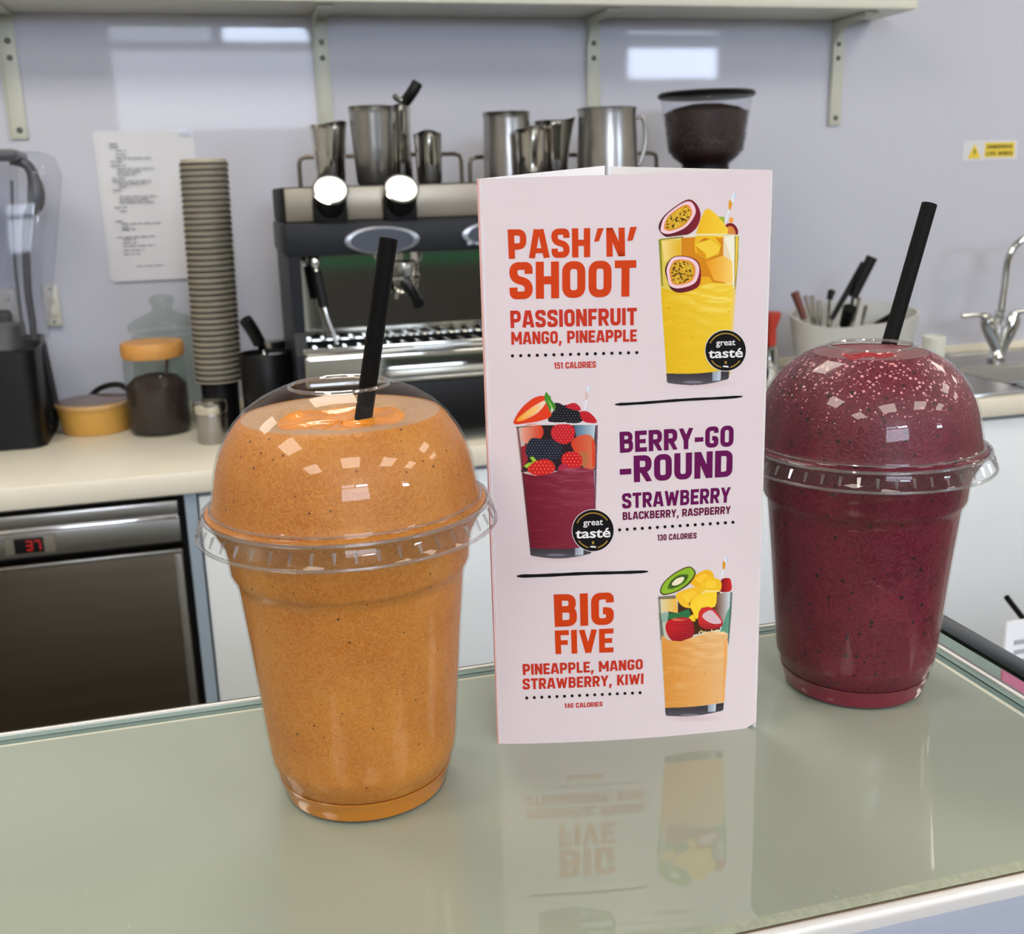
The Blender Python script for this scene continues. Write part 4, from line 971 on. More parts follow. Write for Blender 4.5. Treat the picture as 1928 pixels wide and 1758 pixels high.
for y, w, ind in rows:
    xx = 260+ind*70+(y-230)*.07
    zc_ = z1-(z1-z0)*(y-110)/1540; fx0 = (xx-100-(y-110)*.11)/1060; X0 = x0+(x1-x0)*max(.08, fx0*.9); Wd = w/1060*(x1-x0)*1.5
    p = 0
    while p < Wd: q = r7.uniform(.006, .02); g.box((X0+p, YW-.0075, zc_), (X0+min(p+q, Wd), YW-.0072, zc_+.0024)); p += q+.003
g.obj('typed_lines', M['ink_grey'], sheet, smooth=0)['kind'] = 'stuff'
for p, nm in ((( -.01), 'tape'),):
    G().box((x1-.03, YW-.0062, z1-.012), (x1-.004, YW-.0058, z1+.004)).obj('tape', M['clear_plastic'], sheet, smooth=0)
# warning sticker
x0, z1 = wq(1815, 265); x1, z0 = wq(1914, 300)
st = thing('warning_sticker', 'white and yellow warning sticker on the wall at the right, lightning triangle', 'sticker', ((x0+x1)/2, YW, z0))
G().box((x0, YW-.0015, z0), (x1, YW-.0005, z1), bev=.0004).obj('backing', M['paper'], st, smooth=0)
w, h = x1-x0, z1-z0; ff = lambda Y: (lambda p: (x0+p[0]*w, Y, z0+p[1]*h))
g = G().prism([(.08, .10), (.33, .10), (.20, .86)], ff(YW-.0015), ff(YW-.0019)); g.obj('warning_triangle', M['yellow'], st, smooth=0)
g = G().prism([(.215, .66), (.175, .42), (.205, .43), (.19, .20), (.235, .48), (.205, .47)], ff(YW-.0019), ff(YW-.0022)); g.obj('lightning_bolt', M['ink_black'], st, smooth=0)
g = G().box((x0+w*.39, YW-.0019, z0+h*.14), (x0+w*.94, YW-.0015, z0+h*.88)); g.obj('text_panel', M['yellow'], st, smooth=0)
def wall_text(s_, a, b_, c_, d, Y, m, par):
    gl = [glyph(c) for c in s_]; tot = sum(q for q, _ in gl)+.09*(len(gl)-1); x = 0; g = G()
    for q, qs in gl:
        for k in qs: g.add([(a+(x+px)/tot*(c_-a), Y, b_+py*(d-b_)) for px, py in k], [(0, 1, 2, 3)])
        x += q+.09
    return g.obj('lettering', m, par, smooth=0, fix=False)
wall_text('DANGEROUS', x0+w*.43, z0+h*.58, x0+w*.90, z0+h*.76, YW-.0021, M['ink_black'], st)
wall_text('LIVE WIRES', x0+w*.42, z0+h*.24, x0+w*.91, z0+h*.42, YW-.0021, M['ink_black'], st)
# sockets
x0, z1 = wq(80, 537); x1, z0 = wq(119, 612)
sk = thing('wall_switch', 'narrow cream switch plate on the wall right of the blender', 'switch', ((x0+x1)/2, YW, z0))
G().box((x0, YW-.012, z0), (x1, YW-.0005, z1), bev=.003).obj('plate', M['socket'], sk)
for dz in (.68, .34): G().box((x0+(x1-x0)*.28, YW-.017, z0+(z1-z0)*(dz-.1)), (x0+(x1-x0)*.72, YW-.011, z0+(z1-z0)*(dz+.1)), bev=.002).obj('rocker', M['socket'], sk)
for dz in (.9, .1): G().lathe([(0, .0015), (.003, .001), (.003, 0)], ((x0+x1)/2, YW-.012, z0+(z1-z0)*dz), 12, M=Matrix.Rotation(PI/2, 4, 'X')).obj('screw', M['screw'], sk)
x0, z1 = wq(-30, 545); x1, z0 = wq(40, 618)
sk = thing('power_socket', 'cream power socket behind the blender jug with a black plug', 'socket', ((x0+x1)/2, YW, z0))
G().box((x0, YW-.012, z0), (x1, YW-.0005, z1), bev=.003).obj('plate', M['socket'], sk)
G().box((x1-.022, YW-.016, z1-.026), (x1-.012, YW-.011, z1-.012), bev=.002).obj('rocker', M['socket'], sk)
pg = thing('power_plug', 'black plug with cable pushed into the socket behind the blender', 'plug', ((x0+x1)/2, YW-.03, z0+.02))
xa, za = wq(8, 605)
G().box((xa-.026, YW-.05, za-.03), (xa+.022, YW-.013, za+.028), bev=.012, seg=4).obj('plug_body', M['black'], pg)
G().tube(arc([(xa, YW-.04, za-.028), (xa+.002, YW-.045, za-.06), (xa, YW-.05, ZW+.05), (xa-.05, YW-.06, ZW+.006)]), .004).obj('cable', M['black'], pg)

# ================================================================== left of the worktop
def base_at(px, py, z=None): p = onz(px, py, ZW if z is None else z); return float(p[0]), float(p[1])
def rad(x, y, z, wpx):     # metres for a half-width in picture pixels at that place (object sizes)
    d = np.dot(np.array([x, y, z])-CAM, FW); return wpx*d/FPX
# blender
bx, by = .0, 0
by = 2.385; 
sc_ = rad(bx, by, -.15, 1)
bl = thing('blender', 'black blender with clear jug inside a clear sound cover, far left of the worktop', 'blender', (bx, by, ZW))
def at(px, py, Y): p = ony(px, py, Y); return float(p[0]), float(p[2])
xr0, zb0 = at(82, 838, by-.10); xr1, zt0 = at(60, 662, by-.10); xr2, _ = at(110, 805, by+.07); 
xl = -.78
g = G()
def frustum(g, x0, x1, y0, y1, z0, X0, X1, Y0, Y1, z1):
    g.add([(x0, y0, z0), (x1, y0, z0), (x1, y1, z0), (x0, y1, z0), (X0, Y0, z1), (X1, Y0, z1), (X1, Y1, z1), (X0, Y1, z1)], [(3, 2, 1, 0), (4, 5, 6, 7), (0, 1, 5, 4), (1, 2, 6, 5), (2, 3, 7, 6), (3, 0, 4, 7)])
def rounded(x0, x1, y0, y1, r, z, n=5):
    out = []
    for cx, cy, a0 in ((x1-r, y0+r, -PI/2), (x1-r, y1-r, 0), (x0+r, y1-r, PI/2), (x0+r, y0+r, PI)):
        for k in range(n+1): a = a0+PI/2*k/n; out.append((cx+r*math.cos(a), cy+r*math.sin(a), z))
    return out
def loft(g, loops, cap0=True, cap1=True):
    n = len(loops[0]); vs = [p for l in loops for p in l]
    fs = [(i*n+k, i*n+(k+1) % n, (i+1)*n+(k+1) % n, (i+1)*n+k) for i in range(len(loops)-1) for k in range(n)]
    if cap0: fs.append(tuple(reversed(range(n))))
    if cap1: fs.append(tuple(range((len(loops)-1)*n, len(loops)*n)))
    g.add(vs, fs)
ztop = zt0
g = G(); loft(g, [rounded(xl, xr0+.004, by-.10, by+.08, .03, ZW+.001), rounded(xl, xr0, by-.10, by+.08, .03, ZW+.02), rounded(xl+.02, xr1, by-.085, by+.07, .03, ztop)])
g.obj('motor_base', M['black'], bl)
xq = float(at(102, 780, by+.08)[0]); xq1 = float(at(86, 652, by+.08)[0])
g = G(); loft(g, [rounded(xl, xq+.012, by+.02, by+.12, .02, ZW+.03), rounded(xl+.03, xq1, by+.01, by+.105, .02, ztop+.012)]); g.obj('rear_housing', M['black_matt'], bl)
G().box((xl, by+.0, ZW+.001), (xq+.006, by+.11, ZW+.032), bev=.01).obj('foot', M['black_matt'], bl)
g = G(); P = arc([at(-8, 690, by-.105), at(15, 688, by-.105), at(18, 760, by-.105), at(16, 800, by-.105)], 6)
g.tube([(p.x, by-.098+.012*max(0, (p.y-ZW)/.16), p.y) for p in [Vector((a[0], a[1], 0)) for a in [(q.x, q.y) for q in arc([(at(-8, 690, by)[0], at(-8, 690, by)[1], 0), (at(15, 692, by)[0], at(15, 692, by)[1], 0), (at(19, 760, by)[0], at(19, 760, by)[1], 0), (at(17, 800, by)[0], at(17, 800, by)[1], 0)], 6)]]], .0025).obj('panel_outline', M['black_matt'], bl)
g = G(); loft(g, [rounded(xl+.04, at(46, 655, by)[0], by-.06, by+.07, .03, ztop), rounded(xl+.05, at(44, 622, by)[0], by-.05, by+.06, .03, ztop+.045)]); g.obj('jug_collar', mat('collar_grey', (66, 64, 62), .4), bl)
# clear jug (square taper) with grey handle
xj0 = at(46, 630, by)[0]; zj0 = at(46, 630, by)[1]; xj1, zj1 = at(26, 305, by)
g = G(); loft(g, [rounded(xj0-.13, xj0-.01, by-.05, by+.05, .02, zj0), rounded(xj1-.16, xj1, by-.07, by+.07, .02, zj1)], cap1=False); g.obj('jug', M['clear_plastic'], bl)
hd = [at(*p, by) for p in ((20, 300), (52, 312), (66, 345), (67, 385), (54, 405), (49, 450), (52, 540), (60, 600), (64, 640))]
pts = arc([(a, by, b_) for a, b_ in hd], 5)
rr = []
for i in range(len(pts)):
    t = i/(len(pts)-1); rr.append(.010+.008*math.exp(-((t-.33)/.12)**2)-.003*t)
G().tube(pts, .012, 14, rr=rr).obj('handle', M['grey_plastic'], bl)
xh, zh = at(-12, 298, by)
G().box((xh-.13, by-.07, zh-.006), (at(44, 300, by)[0], by+.07, zh+.014), bev=.008).obj('lid', M['grey_plastic'], bl)
g = G(); pts = [(at(22, 340, by-.06)[0], by-.06, at(22, 340, by-.06)[1]), (at(27, 480, by-.05)[0], by-.05, at(27, 480, by-.05)[1]), (at(44, 630, by-.05)[0], by-.05, at(44, 630, by-.05)[1])]
g.tube(arc(pts, 5), .003).obj('jug_corner', M['grey_plastic'], bl)
# clear cover
zc0 = at(92, 640, by+.05)[1]; xc0 = at(90, 640, by+.05)[0]; xc1, zc1 = at(112, 330, by+.05); zc2 = at(100, 288, by+.05)[1]
g = G(); loft(g, [rounded(xl, xc0, by-.09, by+.1, .03, zc0), rounded(xl, xc1+.003, by-.09, by+.1, .03, zc1), rounded(xl+.01, xc1-.006, by-.08, by+.09, .03, zc2-.008), rounded(xl+.03, xc1-.022, by-.06, by+.07, .03, zc2)], cap0=False)
g.obj('sound_cover', M['clear_plastic'], bl)
# cardboard pot with clear lid
x, y = base_at(178, 822); y = 2.43; r1 = rad(x, y, ZW+.03, 70); 
pot = thing('food_pot', 'yellow kraft pot with a clear lid beside the blender', 'pot', (x, y, ZW))
hh = at(178, 752, y)[1]-ZW; rb = rad(x, y, ZW, 60)
G().lathe([(0, .0006), (rb-.001, .0006), (rb, .002), (r1-.004, hh-.012), (r1-.003, hh-.006)], (x, y, ZW), 64).obj('pot', M['kraft'], pot)
G().lathe([(r1-.004, hh-.010), (r1, hh-.010), (r1+.001, hh-.006), (r1, hh-.002), (r1-.004, hh-.001)], (x, y, ZW), 64, closed=True).obj('rim', mat('rim_kraft', (196, 156, 100), .3, coat=.5), pot)
G().lathe([(0, hh+.003), (r1*.6, hh+.003), (r1*.85, hh+.001), (r1-.003, hh)], (x, y, ZW), 64, cap0=False, cap1=False).obj('lid', clear('pot_lid', (214, 208, 212), 1.5, .35, .08, hazecol=(150, 146, 156)), pot)
# cable
cb = G().tube(arc([(*[float(v) for v in ony(165, 750, 2.53)],), tuple(ony(190, 730, 2.53)), tuple(ony(225, 724, 2.525)), tuple(ony(248, 745, 2.52)), tuple(ony(262, 790, 2.52))], 8), .006)
cb = cb.obj('power_cable', M['black']); tag(cb, 'black cable looping up behind the kraft pot', 'cable')
# wooden-lidded jar of cocoa
x, y = base_at(304, 814); y = 2.355
jr = thing('storage_jar', 'glass jar of brown cocoa powder with a wooden lid', 'jar', (x, y, ZW))
R = rad(x, y, -.2, 56); Rl = rad(x, y, -.1, 56); zt1 = at(294, 668, y)[1]-ZW; zt2 = at(294, 642, y)[1]-ZW; zc_ = at(300, 712, y)[1]-ZW
G().lathe([(0, .001), (R*.93, .001), (R, .008), (R, zt1-.02), (R*.96, zt1)], (x, y, ZW), 64, cap1=False).obj('glass_body', M['glass_jar'], jr)
G().lathe([(0, .006), (R*.9, .006), (R*.965, .012), (R*.965, zc_-.012), (R*.7, zc_+.004), (R*.35, zc_+.010), (0, zc_+.002)], (x, y, ZW), 64).obj('cocoa_powder', M['cocoa'], jr)
G().lathe([(0, zt1-.003), (Rl*.98, zt1-.003), (Rl*1.03, zt1+.004), (Rl*1.03, zt2-.006), (Rl*.98, zt2), (0, zt2)], (x, y, ZW), 64).obj('lid', M['wood'], jr)
p = (x+.018, y-.01, ZW+zc_-.01); q = (x+.028, y-.005, ZW+zt1-.006)
G().tube([p, q], .004, 8).obj('scoop_handle', M['steel_dark'], jr)
# tall apothecary jar behind
xg, yg = at(320, 640, 2.482)[0], 2.482
ja = thing('storage_jar', 'big empty glass jar with a knobbed glass lid, behind the cocoa jar', 'jar', (xg, yg, ZW))
xg = at(312, 640, yg)[0]
Rg = rad(xg, yg, -.1, 62); zg = lambda py: at(312, py, yg)[1]-ZW
prf = [(0, .001), (Rg*.95, .001), (Rg, .01), (Rg*1.03, zg(700)), (Rg, zg(650)), (Rg*.96, zg(628))]
G().lathe(prf, (xg, yg, ZW), 64, cap1=False).obj('glass_body', M['glass_jar'], ja)
ld = G().lathe([(Rg*1.0, zg(622)), (Rg*1.06, zg(615)), (Rg*1.05, zg(608)), (Rg*.8, zg(598)), (Rg*.42, zg(588))], (xg, yg, ZW), 64, cap0=False, cap1=False).obj('lid', M['glass_jar'], ja)
G().lathe([(Rg*.42, zg(588)), (Rg*.28, zg(582)), (Rg*.30, zg(575)), (Rg*.37, zg(566)), (Rg*.36, zg(558)), (Rg*.2, zg(554)), (0, zg(553))], (xg, yg, ZW), 32, cap0=False).obj('knob', M['glass_jar'], ld)
# stack of upturned paper cups on a black holder
ys = 2.32; xs0, zs0 = at(413, 716, ys); xs1, zs1 = at(383, 303, ys)
hold = thing('cup_holder', 'black round holder under the tall stack of paper cups', 'holder', (xs0, ys, ZW))
Rc = rad(xs0, ys, -.1, 43.5)
G().lathe([(0, .0006), (Rc*.86, .0006), (Rc*.86, .004), (Rc*.76, .01), (Rc*.80, zs0-ZW-.004), (Rc*.80, zs0-ZW+.02), (0, zs0-ZW+.02)], (xs0, ys, ZW), 48).obj('holder_body', M['black'], hold)
NC = 38; dz = (zs1-zs0)/NC
proto = None
pm = G().lathe([(Rc*.99, 0), (Rc*1.015, .0012), (Rc*1.0, .0026), (Rc*.955, .0028), (Rc*.935, dz*1.0), (Rc*.91, dz*1.25)], (0, 0, 0), 40, cap0=False, cap1=False)
for k in range(NC):
    q_ = NC-k; tens = ['', '', 'twenty', 'thirty']; ones = ['', 'first', 'second', 'third', 'fourth', 'fifth', 'sixth', 'seventh', 'eighth', 'ninth', 'tenth', 'eleventh', 'twelfth', 'thirteenth', 'fourteenth', 'fifteenth', 'sixteenth', 'seventeenth', 'eighteenth', 'nineteenth']
    od = ones[q_] if q_ < 20 else (tens[q_//10][:-1]+'ieth' if q_ % 10 == 0 else tens[q_//10]+'-'+ones[q_ % 10])
    lab = 'beige paper cup, '+od+' from the top of the tall upturned stack'
    if k == NC-1: lab = 'topmost beige paper cup of the tall upturned stack'
    if k == 0: lab = 'lowest beige paper cup of the tall stack, resting on the black holder'
    t = (k)/(NC); loc = (xs0+(xs1-xs0)*t+.0003*math.sin(k*2.1), ys+.0003*math.cos(k*1.7), zs0+dz*k)
    if proto is None:
        proto = thing('paper_cup', lab, 'cup', loc, 'upturned paper cups in the tall stack')
        G().add(pm.v, pm.f).obj('wall', M['cup_paper'], proto, fix=True)
        bpy.data.objects['wall'].matrix_parent_inverse = Matrix()
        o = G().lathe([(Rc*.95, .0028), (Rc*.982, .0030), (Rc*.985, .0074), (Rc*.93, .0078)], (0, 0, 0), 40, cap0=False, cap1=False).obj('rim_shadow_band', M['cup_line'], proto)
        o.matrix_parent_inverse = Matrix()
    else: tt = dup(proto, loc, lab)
lastcup = tt
cap = G().lathe([(0, dz*1.3), (Rc*.9, dz*1.3), (Rc*.93, dz*1.1), (Rc*.93, dz*.9)], (0, 0, 0), 40, cap1=False).obj('cup_base', M['cup_paper'], lastcup); cap.matrix_parent_inverse = Matrix()
# steel shaker
x, y = base_at(402, 838); y += .03; R = rad(x, y, -.22, 30)
sh = thing('steel_shaker', 'small stainless shaker with a wire rim in front of the cup stack', 'shaker', (x, y, ZW)); hh = at(400, 752, y)[1]-ZW
G().lathe([(0, 0), (R*.86, 0), (R*.92, .004), (R*.95, hh*.62), (R*.98, hh*.66), (R*.95, hh*.70)], (x, y, ZW), 48, cap1=False).obj('body', M['steel'], sh)
G().lathe([(R*.95, hh*.70), (R*1.04, hh*.74), (R*1.04, hh*.94), (R*.9, hh), (R*.4, hh*1.03), (0, hh*1.03)], (x, y, ZW), 48, cap0=False).obj('cap', M['jug'], sh)
# black knock box / canisters and the portafilter standing in them
kb = thing('knock_box', 'black round knock box between the cup stack and espresso machine', 'knock box', (at(505, 700, 2.2)[0], 2.2, ZW))
x, y = at(503, 700, 2.2)[0], 2.2; R = rad(x, y, -.15, 48)
G().lathe([(0, .0006), (R*.94, .0006), (R, .006), (R*1.02, at(505, 668, y)[1]-ZW), (R*.96, at(505, 662, y)[1]-ZW), (R*.92, at(505, 668, y)[1]-ZW-.01), (0, .03)], (x, y, ZW), 48).obj('box_body', M['black'], kb)
G().tube([(x-R*.95, y, ZW+.135), (x+R*.95, y, ZW+.135)], .008).obj('knock_bar', M['black_matt'], kb)
G().box((x-R, y-R-.002, ZW+.05), (x-R+.02, y-R+.02, ZW+.053)).obj('seam_line', M['black_matt'], kb)
pf = thing('portafilter', 'portafilter with black handle leaning out of the knock box', 'portafilter', (x, y, ZW))
a, b_ = ony(462, 602, 2.16), ony(488, 645, 2.18); c_ = ony(500, 668, 2.19)
G().tube(arc([a, a*.5+b_*.5+np.array([.001, 0, .001]), b_], 5), .013, 14, rr=None).obj('handle', M['black'], pf)
G().tube([b_, c_], .007, 10).obj('neck', M['chrome'], pf)
G().lathe([(0, -.012), (.028, -.012), (.03, -.008), (.03, .012), (.026, .014)], tuple(c_+np.array([.02, .0, -.012])), 32).obj('basket', M['chrome'], pf)
x2 = at(522, 652, 2.33)[0]
tb = thing('steel_canister', 'small steel canister behind the knock box, beside the espresso machine', 'canister', (x2-.01, 2.33, ZW))
R2_ = rad(x2, 2.33, -.05, 22); hz = at(520, 640, 2.33)[1]-ZW
G().lathe([(0, 0), (R2_, 0), (R2_, hz-.01), (R2_*1.05, hz-.008), (R2_*1.05, hz), (0, hz)], (x2-.008, 2.33, ZW), 32).obj('can', M['steel'], tb)

# ================================================================== espresso machine
YM = 2.07
em = thing('espresso_machine', 'two-group charcoal espresso machine in the middle of the worktop', 'coffee machine', (.5, 2.25, ZW))
mx0 = at(537, 440, YM)[0]; mx1 = mx0+.80; zm = at(600, 351, YM)[1]; zp = at(537, 421, YM)[1]; zbnd = at(537, 484, YM)[1]
YTR = 2.00
z_tr_top = at(700, 656, YTR)[1]; z_tr_bot = at(870, 712, YTR)[1]
# side panels: upper block, rear, lower body
G().box((mx0, YM+.005, zp), (mx1, 2.40, zm), bev=.004).obj('top_housing', M['black_matt'], em)
G().box((mx0+.004, YM-.002, zp+.002), (mx1-.004, YM+.008, zm-.002), bev=.002).obj('upper_fascia', M['machine_beige'], em)
G().box((mx0-.004, YM-.03, zbnd), (mx1+.004, 2.40, zp), bev=.006).obj('front_band', M['machine_grey'], em)
for s, xx in ((-1, mx0), (1, mx1-.022)):
    g = G(); prf = [(YM-.028, zbnd+.004), (YM-.015, z_tr_top+.03), (YTR+.03, z_tr_top-.01), (YTR+.02, ZW+.035), (2.40, ZW+.035), (2.40, zbnd+.004)]
    g.prism(prf, lambda p, a=xx: (a, p[0], p[1]), lambda p, a=xx: (a+.022, p[0], p[1])); g.obj('side_panel', M['machine_grey'], em, smooth=0)
G().box((mx0+.022, 2.16, z_tr_top), (mx1-.022, 2.165, zbnd)).obj('splashback', M['mirror'], em, smooth=0)
G().box((mx0+.022, 2.166, ZW+.04), (mx1-.022, 2.39, zbnd)).obj('rear_body', M['black_matt'], em, smooth=0)
tr = G().box((mx0+.012, YTR, z_tr_bot), (mx1-.012, 2.16, z_tr_top-.008), bev=.008, seg=4).obj('drip_tray', M['mirror'], em)
G().box((mx0+.012, YTR+.012, z_tr_top-.008), (mx1-.012, YTR+.018, z_tr_top+.004), bev=.002).obj('tray_lip', M['chrome'], tr)
for k in range(26):
    xx = mx0+.04+k*(.72/25); G().box((xx-.004, YTR+.03, z_tr_top-.008), (xx+.004, 2.15, z_tr_top-.002), bev=.001).obj('grille_bar', M['chrome'], tr)
G().box((mx0+.012, YTR+.010, ZW+.030), (mx1-.012, 2.39, z_tr_bot-.001), bev=.004).obj('lower_body', M['black'], em)
G().tube([(mx0+.02, YTR+.004, z_tr_bot+.006), (mx1-.02, YTR+.004, z_tr_bot+.006)], .005).obj('tray_bead', M['chrome'], tr)
for xx in (mx0+.06, mx1-.06):
    for yy in (YTR+.05, 2.34): G().lathe([(0, 0), (.022, 0), (.024, .004), (.018, .03), (0, .031)], (xx, yy, ZW+.0005), 24).obj('foot', M['black_matt'], em)
for px, py in ((621, 358), (754, 356)):      # slanted black knobs, lamp glare on each cap made as a glowing disc
    x, z = at(px, py, YM-.035); Mx = Matrix.Rotation(math.radians(68), 4, 'X') @ Matrix.Identity(4)
    gb = G().lathe([(0, -.07), (.026, -.07), (.030, -.06), (.031, -.004), (.030, 0), (0, 0)], (x, YM-.045, z), 40, M=Matrix.Rotation(math.radians(52), 4, 'X')).obj('knob_barrel', M['black'], em)
    gf = G().lathe([(0, .0015), (.0275, .0015), (.029, .0004)], (x, YM-.045, z), 40, M=Matrix.Rotation(math.radians(52), 4, 'X')).obj('cap_glare_disc', M['cap_glare'], gb)
    G().lathe([(.0285, -.002), (.0325, -.001), (.0325, .002), (.0285, .0025)], (x, YM-.045, z), 40, M=Matrix.Rotation(math.radians(52), 4, 'X'), closed=True).obj('knob_ring', M['chrome'], gb)
    G().box((x-.031, YM-.03, zp-.004), (x+.031, YM+.002, z-.012), bev=.006).obj('knob_block', M['black'], em)
for px, py in ((720, 452), (938, 440)):
    x, z = at(px, py, YM-.033); Mx = Matrix.Rotation(PI/2, 4, 'X')
    bd = G().lathe([(0, .003), (.066, .003), (.070, .002), (.070, -.001)], (x, YM-.031, z), 48, M=Mx @ Matrix.Diagonal((1, .36, 1, 1))).obj('oval_badge', M['badge_ring'], em)
    G().lathe([(0, .0040), (.058, .0040), (.060, .002)], (x, YM-.031, z), 48, M=Mx @ Matrix.Diagonal((1, .36, 1, 1))).obj('badge_face', M['badge_face'], bd)
for k, xx in enumerate((mx0+.22, mx0+.52)):
    gh = G().lathe([(0, -.055), (.030, -.055), (.034, -.05), (.036, -.02), (.042, -.015), (.042, 0), (.03, .002)], (xx, YM+.045, zbnd), 40).obj('group_head', M['chrome'], em)
    G().lathe([(.0, -.078), (.026, -.078), (.031, -.070), (.033, -.056), (.036, -.054), (.036, -.048), (0, -.048)], (xx, YM+.045, zbnd), 40).obj('filter_basket', M['mirror'], gh)
    G().tube(arc([(xx, YM+.015, zbnd-.062), (xx, YM-.02, zbnd-.066), (xx+.002, YM-.06, zbnd-.075), (xx+.004, YM-.10, zbnd-.088)], 4), .011, 12).obj('filter_handle', M['black'], gh)
    G().tube([(xx-.012, YM+.045, zbnd-.078), (xx-.014, YM+.045, zbnd-.092)], .005).obj('spout', M['chrome'], gh)
    G().tube([(xx+.012, YM+.045, zbnd-.078), (xx+.014, YM+.045, zbnd-.092)], .005).obj('spout', M['chrome'], gh)
for xx, s in ((at(592, 500, YM)[0], 1), (mx1-.05, -1)):
    sw = G().tube(arc([(xx, YM+.01, zbnd+.002), (xx+.002*s, YM-.005, zbnd-.03), (xx+.012*s, YM-.012, zbnd-.10), (xx+.03*s, YM-.02, zbnd-.165)], 6), .0045).obj('steam_wand', M['chrome'], em)
    G().tube(arc([(xx+.002*s, YM-.006, zbnd-.028), (xx+.006*s, YM-.009, zbnd-.06), (xx+.011*s, YM-.012, zbnd-.095)], 4), .010).obj('wand_grip', M['black'], sw)
    G().lathe([(0, -.012), (.01, -.01), (.012, 0), (.008, .01), (0, .012)], (xx, YM-.004, zbnd-.010), 20).obj('ball_joint', M['chrome'], sw)
for k in range(4):
    xx = mx0+.34+k*.016; G().box((xx-.005, YM-.036, zp-.052), (xx+.005, YM-.029, zp-.046), bev=.001).obj('button', M['badge_ring'], em)
# cup rails on top
for k, (a, b_) in enumerate(((562, 868), (884, 1236))):
    y = 2.34; p0_, p1_ = at(a, 296, y), at(b_, 296, y)
    P = [(p0_[0], y, zm-.001), (p0_[0], y, p0_[1]-.015), (p0_[0]+.003, y, p0_[1]-.004), (p0_[0]+.014, y, p0_[1])]
    P += [(p1_[0]-.014, y, p0_[1]), (p1_[0]-.003, y, p0_[1]-.004), (p1_[0], y, p0_[1]-.015), (p1_[0], y, zm-.001)]
    G().tube(P, .0045, 10).obj('cup_rail', M['steel_dark'], em)
# steel milk jugs and beakers on top
def jug(px0, px1, py, pxb0, pxb1, Y, label, name='milk_jug', m=None, handle=0, spout=0, group='steel jugs on the espresso machine'):
    m = m or M['jug']; xc, zt_ = at((px0+px1)/2, py, Y); R1 = rad(xc, Y, zt_, (px1-px0)/2); R0 = rad(xc, Y, zm, (pxb1-pxb0)/2)
    t = thing(name, label, 'jug', (xc, Y, zm), group); hgt = zt_-zm
    xb = xc
    g = G(); prof = [(0, .0008), (R0*.9, .0008), (R0, .006), (R0*.55+R1*.45, hgt*.5), (R1*.97, hgt*.9), (R1, hgt-.001), (R1*1.02, hgt), (R1*.985, hgt+.0005), (R1*.96, hgt*.9), (R0*.55+R1*.40, hgt*.5), (R0*.9, .004), (0, .003)]
    seg = 48; g.lathe(prof, (xb, Y, zm), seg)
    if spout:
        vs = []
        for v in g.v:
            a = math.atan2(v[1]-Y, v[0]-xb); k = max(0, math.cos(a-spout))**6*max(0, (v[2]-zm)/hgt-.6)*2.4; r = .010*k
            vs.append((v[0]+r*math.cos(a), v[1]+r*math.sin(a), v[2]+.006*k))
        g.v = vs
    g.obj('body', m, t)
    if handle:
        s = handle; hx = xb+s*R1*.97
        G().tube(arc([(hx, Y, zm+hgt*.86), (hx+s*.022, Y, zm+hgt*.84), (hx+s*.026, Y, zm+hgt*.5), (hx+s*.014, Y, zm+hgt*.22), (xb+s*R0, Y, zm+hgt*.16)], 6), .0042).obj('handle', m, t)
    return t
jug(582, 652, 236, 604, 656, 2.22, 'leftmost steel jug on the espresso machine, short and flared, polished', spout=math.radians(-60))
jug(655, 740, 201, 678, 744, 2.16, 'tall brushed steel beaker beside the leftmost jug', 'steel_beaker', M['steel'])
jug(726, 772, 203, 726, 770, 2.27, 'slim polished steel jug with black-handled tool standing in it', spout=math.radians(-90))
jug(778, 832, 252, 786, 832, 2.22, 'short polished steel jug at the right end of the left group', handle=0, spout=math.radians(-100))
jug(908, 998, 212, 900, 990, 2.24, 'large brushed steel jug just above the left end of the pink sign', m=M['steel'])
jug(968, 1028, 244, 972, 1020, 2.14, 'small polished jug in front, above the middle left of the sign', spout=math.radians(-90))
jug(1004, 1075, 228, 1012, 1066, 2.24, 'medium polished jug in the middle of the right group', spout=math.radians(-20))
jug(1087, 1198, 204, 1082, 1196, 2.20, 'widest brushed steel jug with handle on its right, above the sign', m=M['steel'], handle=1)
tl = thing('coffee_tool', 'black-handled tool sticking up out of the slim steel jug', 'tool', tuple(ony(750, 200, 2.27)))
G().tube(arc([ony(786, 156, 2.25), ony(777, 172, 2.25), ony(762, 193, 2.26)], 4), .0115, 14, rr=None).obj('handle', M['black'], tl)
G().tube(arc([ony(742, 180, 2.25), ony(750, 188, 2.255), ony(763, 194, 2.26), ony(756, 230, 2.27), ony(752, 300, 2.27)], 5), .0055).obj('neck', M['chrome'], tl)

# ================================================================== coffee grinder
gx, gz = at(1330, 178, 2.30); gy_ = 2.30
gr = thing('coffee_grinder', 'coffee grinder with a clear hopper of beans, behind the top of the sign', 'grinder', (gx, gy_, ZW))
zq = lambda py: at(1330, py, gy_)[1]; rq = lambda w: rad(gx, gy_, .3, w)
G().lathe([(rq(38), zq(318)), (rq(48), zq(306)), (rq(70), zq(285)), (rq(74), zq(262)), (rq(84), zq(190)), (rq(86), zq(183))], (gx, gy_, 0), 64, cap0=False, cap1=False).obj('hopper', M['clear_plastic'], gr)
G().lathe([(0, zq(316)), (rq(38), zq(314)), (rq(60), zq(296)), (rq(69), zq(284)), (rq(76), zq(222)), (rq(77), zq(212)), (rq(60), zq(203)), (rq(30), zq(196)), (0, zq(195))], (gx, gy_, 0), 64).obj('bean_fill', vary(M['beans'], 120, .5, bump=1.0, bscale=110), gr)
